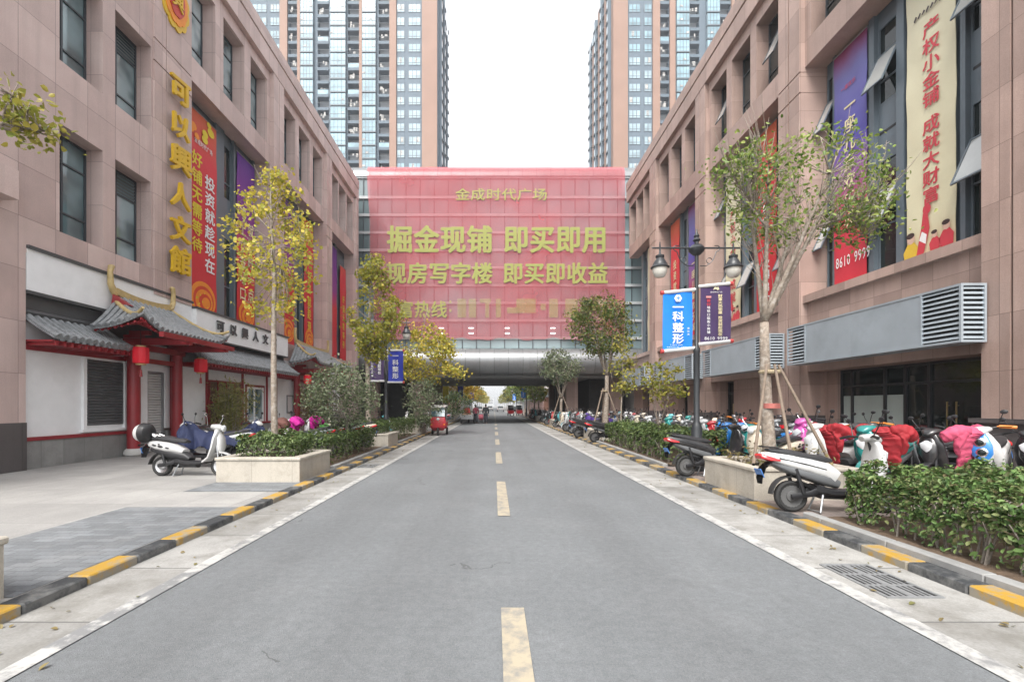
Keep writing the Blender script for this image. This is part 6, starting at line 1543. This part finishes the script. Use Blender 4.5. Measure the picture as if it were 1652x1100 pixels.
row(8.9, 10.6, 36, .74, 195, 'against the shopfronts', 17)
row(6.75, 10.9, 37, .78, 192, 'behind the long hedge', 17)
row(5.0, 22.6, 38, .72, 188, 'along the kerb before the bridge', 0, skip=((33.2, 35.2),))
row(5.2, 39, 60, .85, 188, 'along the kerb beneath the bridge', 0)
for i, (x, y) in enumerate(((4.75, 19.35), (4.6, 22.3))):
    moped('plain', 'black', x, y, 12, ('black moped with its rear wheel at the end of the long hedge', 'black moped just past the second right planter')[i], near=False)
cover(5.3, 24.2, 190, 'violet', 'violet rain cover among the mopeds before the bridge', 41, True); moped('plain', 'grey', 5.3, 24.2, 190, 'grey moped beneath the violet rain cover', near=False)
for i, (x, y) in enumerate(((-5.1, 20.6), (-5.6, 33.0), (-4.6, 33.9), (-4.4, 35.2))):
    moped('plain', ('cyan', 'white', 'black', 'silver')[i], x, y, (-30, 200, 190, 185)[i], ('cyan moped under the left street lamp banners', 'white moped in the left row before the bridge', 'black moped in the left row before the bridge', 'silver moped in the left row before the bridge')[i], near=False)

# ---------------------------------------------------------------- tricycles, people, cars
def passenger_tricycle(x, y, rot, label, body='red', scale=1):
    t = thing('passenger_tricycle', label, 'tricycle', (x, y, 0), 'passenger tricycles'); O = Vector((x, y, 0)); rz = Matrix.Rotation(R(rot), 3, 'Z')
    def fin(mb): mb.v = [tuple(O + rz @ (Vector(v)*scale)) for v in mb.v]; return mb
    red = PAINT[body]
    b = MB(); b.loft([(-1.0, .55, .42, .22), (-.6, .58, .46, .26), (-.1, .52, .46, .22), (0, .45, .42, .14)], 14, 4); fin(b).build('rear_body', red, t, smooth='auto')
    fr = MB(); fr.loft([(.35, .30, .30, .05), (.55, .45, .40, .06), (.62, .75, .42, .06), (.58, .98, .38, .05)], 14, 3.5); fin(fr).build('front_panel', red, t, smooth='auto')
    ws_ = MB(); ws_.rings([[(.60, s*.36, 1.02), (.45, s*.34, 1.5), (.42, s*.34, 1.5), (.57, s*.36, 1.02)] for s in (-1, 1)]); fin(ws_).build('windscreen', m_glass, t)
    rf = MB(); rf.loft([(-1.05, 1.50, .36, .03), (-.9, 1.56, .44, .035), (-.2, 1.60, .46, .04), (.45, 1.56, .44, .035), (.62, 1.50, .36, .02)], 14, 4); fin(rf).build('roof', PAINT['white'], t, smooth='auto')
    po = MB()
    for px_, py_ in ((-.95, .38), (-.95, -.38), (-.1, .40), (-.1, -.40), (.5, .36), (.5, -.36)): po.tube([(px_, py_, .6), (px_*.95, py_*.95, 1.55)], .016, 6)
    fin(po).build('roof_post', m_steel, t)
    se = MB(); se.loft([(-.9, .85, .36, .06), (-.5, .86, .36, .06)], 10, 4); se.loft([(-.98, 1.1, .36, .06), (-.9, .85, .36, .06)], 10, 4); fin(se).build('seat', m_seat, t)
    for px_, py_ in ((-.65, .40), (-.65, -.40), (.62, 0)):
        a, h = wheel(px_, .2); a.v = [(v[0], v[1]+py_, v[2]) for v in a.v]; h.v = [(v[0], v[1]+py_, v[2]) for v in h.v]
        wo = fin(a).build('wheel', m_tyre, t, smooth='auto'); fin(h).build('rim', m_wheelalloy, wo)
    hl = MB(); hl.ell((.66, 0, .88), (.04, .09, .07), 12, 6); fin(hl).build('headlight', m_lens, t)
    for s in (-1, 1): q = MB(); q.ell((.62, s*.33, .6), (.03, .05, .05), 8, 6); fin(q).build('indicator', m_orange, t)
    hb = MB(); hb.tube([(.4, -.3, 1.05), (.48, 0, 1.08), (.4, .3, 1.05)], .016, 6); hb.tube([(.48, 0, 1.08), (.6, 0, .4)], .025, 6); fin(hb).build('handlebar', m_black, t)
    return t
passenger_tricycle(-3.0, 25.3, -88, 'red passenger tricycle with a pale roof parked on the left gutter')
passenger_tricycle(2.55, 72, 92, 'red tricycle on the right of the road beyond the bridge', scale=1.1)
passenger_tricycle(4.0, 74, 92, 'red tricycle closest to the right kerb beyond the bridge', scale=1.1)
ct = thing('cargo_tricycle', 'cargo tricycle piled with brown cartons and red goods before the walkers', 'tricycle', (-2.35, 41, 0))
q = MB(); q.box(-2.85, -1.8, 40.3, 41.9, .42, .5); q.box(-2.85, -2.8, 40.3, 41.9, .5, .8); q.box(-1.85, -1.8, 40.3, 41.9, .5, .8); q.box(-2.8, -1.85, 40.3, 40.35, .5, .8); q.tube([(-2.33, 41.9, .45), (-2.33, 42.8, .6), (-2.33, 42.9, 1.0)], .04, 6); q.tube([(-2.65, 42.75, 1.05), (-2.0, 42.75, 1.05)], .02, 6); q.build('bed', m_steel, ct)
for px_, py_ in ((-2.9, 40.9), (-1.75, 40.9), (-2.33, 43.0)):
    a, h = wheel(0, .27); Mx_ = Matrix.Translation((px_, py_, 0)) @ Matrix.Rotation(R(90), 4, 'Z'); wo = a.transform(Mx_).build('wheel', m_tyre, ct); h.transform(Mx_).build('rim', m_wheelalloy, wo)
m_card = mat('brown carton', (.36, .22, .13), .8, .15, scale=5)
for i, (x, y, z, s_, m, lab) in enumerate(((-2.6, 40.75, .5, .44, m_card, 'brown carton on the left of the cargo tricycle bed'), (-2.1, 40.72, .5, .4, m_card, 'brown carton on the right of the cargo tricycle bed'), (-2.35, 41.3, .5, .62, mat('pinkish carton', (.45, .25, .2), .8, .1), 'pinkish carton in the middle of the cargo tricycle bed'), (-2.36, 40.95, 1.0, .5, PAINT['red'], 'red goods box topmost on the cargo tricycle'))):
    q = MB(); q.box(x-s_/2, x+s_/2, y-s_/2, y+s_/2, z+.003, z+s_*.8); q.box(x-.03, x+.03, y-s_/2-.003, y+s_/2+.003, z+.02, z+s_*.8+.003); o = q.build('carton', m, origin=(x, y, z), bevel=.01); tag(o, lab, 'carton', 'goods on the cargo tricycle')

m_skin = mat('skin', (.45, .27, .20), .6, .05)
def person(x, y, rot, label, top, bottom, hair=(.015, .012, .012), h=1.66, stride=.16, arm=(.1, -.1), hold=None):
    """one skinned body; clothes are shells of their own"""
    t = thing('person', label, 'person', (x, y, 0)); k = h/1.7; O = Matrix.Translation((x, y, 0)) @ Matrix.Rotation(R(rot), 4, 'Z') @ Matrix.Scale(k, 4)
    def sk(name, pts, edges, m, root=0):
        me = bpy.data.meshes.new(name); me.from_pydata([tuple(O @ Vector(p[:3])) for p in pts], edges, [])
        o = mesh_object(name, me, m, t); s_ = o.modifiers.new('skin', 'SKIN'); s_.use_smooth_shade = True
        for i, p in enumerate(pts): me.skin_vertices[0].data[i].radius = (p[3]*k, (p[4] if len(p) > 4 else p[3])*k); me.skin_vertices[0].data[i].use_root = i == root
        u = o.modifiers.new('sub', 'SUBSURF'); u.levels = 1; u.render_levels = 2; return o
    def mk():
        me_pts = []
        return me_pts
    f = stride
    body = [(0, 0, .95, .13, .10), (0, 0, 1.15, .12, .09), (0, 0, 1.35, .14, .10), (0, 0, 1.46, .06), (.01, 0, 1.53, .055), (.02, 0, 1.60, .085, .075), (.015, 0, 1.67, .08, .075),
            (0, .19, 1.41, .055), (arm[0]*.4, .24, 1.14, .043), (arm[0]*1.6+.05, .24, .90, .03), (arm[0]*1.9+.06, .24, .81, .028),
            (0, -.19, 1.41, .055), (arm[1]*.4, -.24, 1.14, .043), (arm[1]*1.6+.05, -.24, .90, .03), (arm[1]*1.9+.06, -.24, .81, .028),
            (0, .09, .88, .085), (f*.5, .09, .48, .06), (f, .09, .09, .042), (f+.14, .09, .035, .035), (0, -.09, .88, .085), (-f*.4, -.09, .48, .06), (-f, -.09, .10, .042), (-f+.14, -.09, .035, .035)]
    ed = [(0,1),(1,2),(2,3),(3,4),(4,5),(5,6),(2,7),(7,8),(8,9),(9,10),(2,11),(11,12),(12,13),(13,14),(0,15),(15,16),(16,17),(17,18),(0,19),(19,20),(20,21),(21,22)]
    def ensure(o): return o
    return t, O, body, ed, sk
def skin_ready(name, pts, edges, m, t, O, k, root=0):
    import bmesh
    bm = bmesh.new(); lay = bm.verts.layers.skin.verify(); vs = []
    for i, p in enumerate(pts):
        v = bm.verts.new(O @ Vector(p[:3])); v[lay].radius = (p[3]*k, (p[4] if len(p) > 4 else p[3])*k); v[lay].use_root = (i == root); vs.append(v)
    for a, b_ in edges: bm.edges.new((vs[a], vs[b_]))
    me = bpy.data.meshes.new(name); bm.to_mesh(me); bm.free()
    o = mesh_object(name, me, m, t); s_ = o.modifiers.new('skin', 'SKIN'); s_.use_smooth_shade = True
    u = o.modifiers.new('sub', 'SUBSURF'); u.levels = 1; u.render_levels = 2; return o
def walker(x, y, rot, label, top, bottom, h=1.66, stride=.14, arm=(.1, -.1)):
    t, O, body, ed, _ = person(x, y, rot, label, top, bottom, h=h, stride=stride, arm=arm); k = h/1.7
    skin_ready('body', body, ed, m_skin, t, O, k)
    up = [body[i] for i in (1, 0, 2, 3, 7, 8, 9, 11, 12, 13)]; up = [(a[0], a[1], a[2], a[3]+.022, (a[4] if len(a) > 4 else a[3])+.022) for a in up]
    up[1] = (0, 0, .86, .16, .13)
    skin_ready('jacket', up, [(0,1),(0,2),(2,3),(2,4),(4,5),(5,6),(2,7),(7,8),(8,9)], top, t, O, k)
    lo = [body[i] for i in (0, 15, 16, 17, 19, 20, 21)]; lo = [(a[0], a[1], a[2], a[3]+.018, (a[4] if len(a) > 4 else a[3])+.018) for a in lo]
    skin_ready('trousers', lo, [(0,1),(1,2),(2,3),(0,4),(4,5),(5,6)], bottom, t, O, k)
    hr = MB(); hr.ell((0, 0, 1.665), (.098, .09, .085), 14, 9); hr.ell((-.03, 0, 1.60), (.075, .085, .09), 12, 8); hr.transform(O).build('hair', mat('black hair', (.012, .01, .01), .5, .1), t, smooth=True)
    fc = MB(); fc.ell((.098, 0, 1.595), (.02, .014, .025), 8, 6)
    for s in (-1, 1): fc.ell((.0, s*.088, 1.60), (.02, .012, .03), 8, 6)
    fc.transform(O).build('face', m_skin, t, smooth=True)
    for s, q_ in ((1, 18), (-1, 22)):
        sh_ = MB(); c = body[q_]; sh_.ell((c[0]-.03, c[1], .045), (.13, .045, .045), 12, 6); sh_.transform(O).build('shoe', m_black, t, smooth=True)
    for s, q_ in ((1, 10), (-1, 14)):
        hd_ = MB(); c = Vector(body[q_][:3])
        hd_.loft([(c.x, c.z+.02, .02, .015, c.y), (c.x+.01, c.z-.04, .034, .016, c.y), (c.x+.015, c.z-.08, .03, .014, c.y)], 8)
        for j in range(4): hd_.tube([(c.x+.015, c.y-.024+.016*j, c.z-.08), (c.x+.025, c.y-.024+.016*j, c.z-.12-.008*(j in (1, 2))), (c.x+.015, c.y-.022+.015*j, c.z-.145-.008*(j in (1, 2)))], [.009, .008, .006], 6)
        hd_.tube([(c.x+.02, c.y-s*.03, c.z-.03), (c.x+.045, c.y-s*.04, c.z-.07), (c.x+.05, c.y-s*.035, c.z-.095)], [.011, .009, .007], 6)
        hd_.transform(O).build('hand', m_skin, t, smooth=True)
    return t
walker(-.72, 40.8, 92, 'person in dark clothes walking away with arms held out, right of the stroller', mat('dark jacket', (.02, .022, .026), .8, .1), mat('dark trousers', (.018, .02, .03), .8, .1), h=1.68, arm=(.22, .1))
walker(-1.62, 41.5, 90, 'person in a dark red top and dark trousers, left of the stroller', mat('dark red top', (.22, .03, .05), .8, .1), MATS['dark trousers'], h=1.62, arm=(.2, .05))
stt = thing('stroller', 'small pink stroller between the two walkers', 'stroller', (-1.15, 41.2, 0))
q = MB(); q.loft([(0, .35, .2, .05), (-.1, .5, .22, .06), (-.25, .8, .2, .05)], 10); q.transform(Matrix.Translation((-1.15, 41.2, 0)) @ Matrix.Rotation(R(92), 4, 'Z')).build('seat', mat('pink fabric', (.42, .10, .14), .8, .1), stt, smooth=True)
q = MB()
for s in (-1, 1): q.tube([(-.3, s*.2, .95), (0, s*.2, .35), (.22, s*.2, .08)], .014, 6); q.tube([(0, s*.2, .4), (-.25, s*.2, .08)], .014, 6)
q.tube([(-.3, -.2, .95), (-.3, .2, .95)], .016, 6); q.transform(Matrix.Translation((-1.15, 41.2, 0)) @ Matrix.Rotation(R(92), 4, 'Z')).build('frame', m_steel, stt)
for dx in (-.25, .22):
    for s in (-.2, .2):
        q = MB(); q.lathe((dx, s, .08), [(.075, -.02), (.08, 0), (.075, .02)], 12, 'y'); q.transform(Matrix.Translation((-1.15, 41.2, 0)) @ Matrix.Rotation(R(92), 4, 'Z')).build('wheel', m_tyre, stt)
def car(x, y, rot, body, label):
    t = thing('parked_car', label, 'car', (x, y, 0), 'cars beyond the bridge'); O = Matrix.Translation((x, y, 0)) @ Matrix.Rotation(R(rot), 4, 'Z')
    b = MB(); b.loft([(-2.1, .62, .70, .2), (-1.95, .66, .83, .28), (-.8, .64, .87, .3), (.8, .62, .87, .28), (1.9, .58, .82, .22), (2.15, .52, .7, .14)], 16, 4); b.transform(O).build('body', PAINT[body], t, smooth='auto')
    c = MB(); c.loft([(-1.75, .95, .62, .06), (-1.25, 1.12, .68, .28), (-.3, 1.2, .70, .27), (.35, 1.12, .68, .2), (.95, .92, .6, .03)], 16, 4); c.transform(O).build('cabin', m_glassdk, t, smooth='auto')
    for dx in (-1.3, 1.3):
        for s in (-.78, .78): a, h = wheel(dx, .32, .09); a.v = [(v[0], v[1]+s, v[2]) for v in a.v]; a.transform(O).build('wheel', m_tyre, t)
    for s in (-.6, .6):
        q = MB(); q.ell((-2.08, s, .72), (.06, .14, .07), 8, 6); q.transform(O).build('tail_light', m_redlight, t)
    return t
car(-3.0, 92, 90, 'white', 'white car on the left of the road far beyond the bridge')
car(1.6, 118, 90, 'silver', 'silver car in the right lane far beyond the bridge')
car(-1.2, 140, 90, 'white', 'white car in the left lane at the far end of the street')
car(4.6, 100, 90, 'black', 'dark car at the right kerb far beyond the bridge')

# ---------------------------------------------------------------- the street beyond the bridge
m_farL = mat('far pink facade', (.36, .24, .22), .7, .1, scale=.5); m_farR = mat('far orange facade', (.44, .22, .15), .7, .1, scale=.5)
m_pale = mat('far pale facade', (.45, .46, .47), .7, .08, scale=.4)
def far_building(x0, x1, y0, y1, h, m, label, win=3.0, face=1, light=False):
    t = thing('far_building', label, 'building', ((x0+x1)/2, y0, 0), 'buildings beyond the bridge')
    MB().box(x0, x1, y0, y1, 0, h).build('wall', m, t); n = 0
    fx = x1 if face > 0 else x0; wf = MB(); pk = MB()
    z = 4.5
    while z < h-2:
        y = y0+1.2
        while y < y1-2 and n < 90:
            q = MB(); q.box(fx+face*.01, fx+face*.06, y, y+1.7, z, z+1.9); q.box(fx+face*.06, fx+face*.09, y+.8, y+.88, z, z+1.9); q.build('window', m_white if light else m_glassdk, t); n += 1; y += win
        z += 3.4
    x = x0+1.2
    while x < x1-1.5 and n < 99:
        for k in range(int((h-5)/3.4)):
            q = MB(); q.box(x, x+1.5, y0-.06, y0-.01, 4.5+3.4*k, 6.2+3.4*k); q.build('window', m_white if light else m_glassdk, t); n += 1
        x += 2.8
    pk.box(x0-.3, x1+.3, y0-.3, y1+.3, h, h+.6); pk.build('parapet', m, t)
    s_ = MB(); s_.box(fx+face*.02, fx+face*.8, y0+.5, y1-.5, 3.2, 4.0); s_.build('shop_canopy', m_sheet, t); return t
far_building(-26, -9.0, 61, 92, 17, m_farL, 'pinkish building with a violet banner just beyond the bridge on the left', 3.3)
far_building(-26, -10, 96, 140, 15, m_farR, 'orange building second beyond the bridge on the left', 3.3)
far_building(-30, -11, 150, 230, 18, m_pale, 'pale long building at the far left end of the street', 4)
far_building(10.5, 28, 66, 98, 15, m_farR, 'orange building with white windows behind the right bridge columns', 3.0, -1, True)
far_building(11, 30, 104, 160, 14, m_farL, 'pinkish building farther along behind the green trees', 3.6, -1)
far_building(13, 40, 170, 260, 20, m_pale, 'pale long building at the far right end of the street', 4.5, -1)
for i, (x, y, h) in enumerate(((-70, 420, 30), (34, 460, 22), (60, 520, 36), (-100, 500, 36), (-16, 640, 12), (10, 680, 16))): far_building(x, x+16, y, y+16, h, m_pale, ('hazy block left of the street end', 'low hazy block right of the street end', 'tall hazy block right of the street end', 'hazy block far left of the street end', 'low pale block left of the vanishing road', 'low pale block right of the vanishing road')[i], 6)
facade_banner(Side(-1, 9.0), 64, 74, 5.0, 14.0, gradient_mat('violet far print', ((0, (.55, .2, .4)), (1, (.42, .22, .5))), 5, 14), 'violet banner on the pinkish building beyond the bridge', (('c', '投资', .3, 12, .35, 3, 3.2, m_wht),), u=-.12)
yb = thing('shop_sign', 'yellow upright shop sign at the left edge of the bridge opening', 'sign', (-6.4, 60.5, 2)); q = MB(); q.box(-6.7, -5.9, 60.4, 60.6, 1.9, 4.2); q.build('panel', m_ylt, yb); q = MB(); q.box(-6.35, -6.25, 60.45, 60.55, 0, 1.9); q.build('post', m_steel, yb)
fl = [(-5.6, 64, 7.6, 'golden', L_GOLD), (-5.6, 74, 7.8, 'golden', L_GINK), (-5.5, 86, 7.2, 'golden', L_GOLD), (-5.6, 100, 8, 'golden', L_GINK), (-5.6, 118, 8, 'golden', L_GOLD), (5.4, 62, 6.8, 'green', L_TREE), (6.4, 67, 7.4, 'green', L_YELG), (5.6, 74, 7.4, 'green', L_TREE), (5.6, 84, 7.6, 'green', L_DEEP), (5.7, 98, 8, 'green', L_TREE), (5.6, 115, 8, 'green', L_TREE), (-5.7, 140, 8, 'golden', L_GINKG), (5.7, 138, 8, 'green', L_GINKG), (-6, 170, 9, 'golden', L_GINK), (6, 168, 9, 'green', L_DEEP)] + [(s_*6.2, y_, 9.5, 'golden' if s_ < 0 else 'green', L_GINK if s_ < 0 else L_GINKG) for y_ in (200, 235, 275, 320, 380) for s_ in (-1, 1)]
cn = {}
for i, (x, y, h, k, lm) in enumerate(fl):
    cn[k] = cn.get(k, -1)+1
    tree(f'{ORDN[cn[k]]} {k} street tree beyond the bridge counting from the bridge', (x, y, .05), (x, y, h*.35), (x, y, h*.66), (1.9+y*.004, 1.9+y*.004, h*.34), .11, 5, 42, 16, .30+y*.0012, lm, seed=50+i, spread=.5, group=f'{k} trees beyond the bridge')
for i, (x, y, s) in enumerate(((-4.6, 58, 1), (4.6, 66, -1), (-4.6, 88, 1), (4.6, 96, -1))):
    lamp(('street lamp left of the road just beyond the bridge', 'street lamp right of the road just beyond the bridge', 'second street lamp left beyond the bridge', 'second street lamp right beyond the bridge')[i], x, y, 5.5, (s,))
    flag('', ('blue and white flag on the first left lamp beyond the bridge', 'blue flag on the first right lamp beyond the bridge', 'blue flag on the second left lamp beyond the bridge', 'blue flag on the second right lamp beyond the bridge')[i], (x, y, 0), x+(.1 if s > 0 else -.75), x+(.75 if s > 0 else -.1), 2.7, 4.0, m_navy if i % 2 == 0 else m_blue, draw_navy)
planter(4.2, 5.4, 46, 47.4, .58, 'low pale planter under the bridge on the right kerb')
# ---------------------------------------------------------------- thin city haze
hz = MB(); hz.box(-160, 160, -14, 700, -1.0, 116)
m_hz = bpy.data.materials.new('city haze'); m_hz.use_nodes = True; tt = m_hz.node_tree; tt.nodes.remove(tt.nodes['Principled BSDF'])
pv = tt.nodes.new('ShaderNodeVolumePrincipled'); pv.inputs['Color'].default_value = (.93, .95, 1, 1); pv.inputs['Density'].default_value = .0007; pv.inputs['Anisotropy'].default_value = .2
tt.links.new(pv.outputs[0], tt.nodes['Material Output'].inputs['Volume'])
ho = hz.build('haze', m_hz); ho['kind'] = 'stuff'; ho['label'] = 'pale city haze filling the street air'; ho['category'] = 'haze'
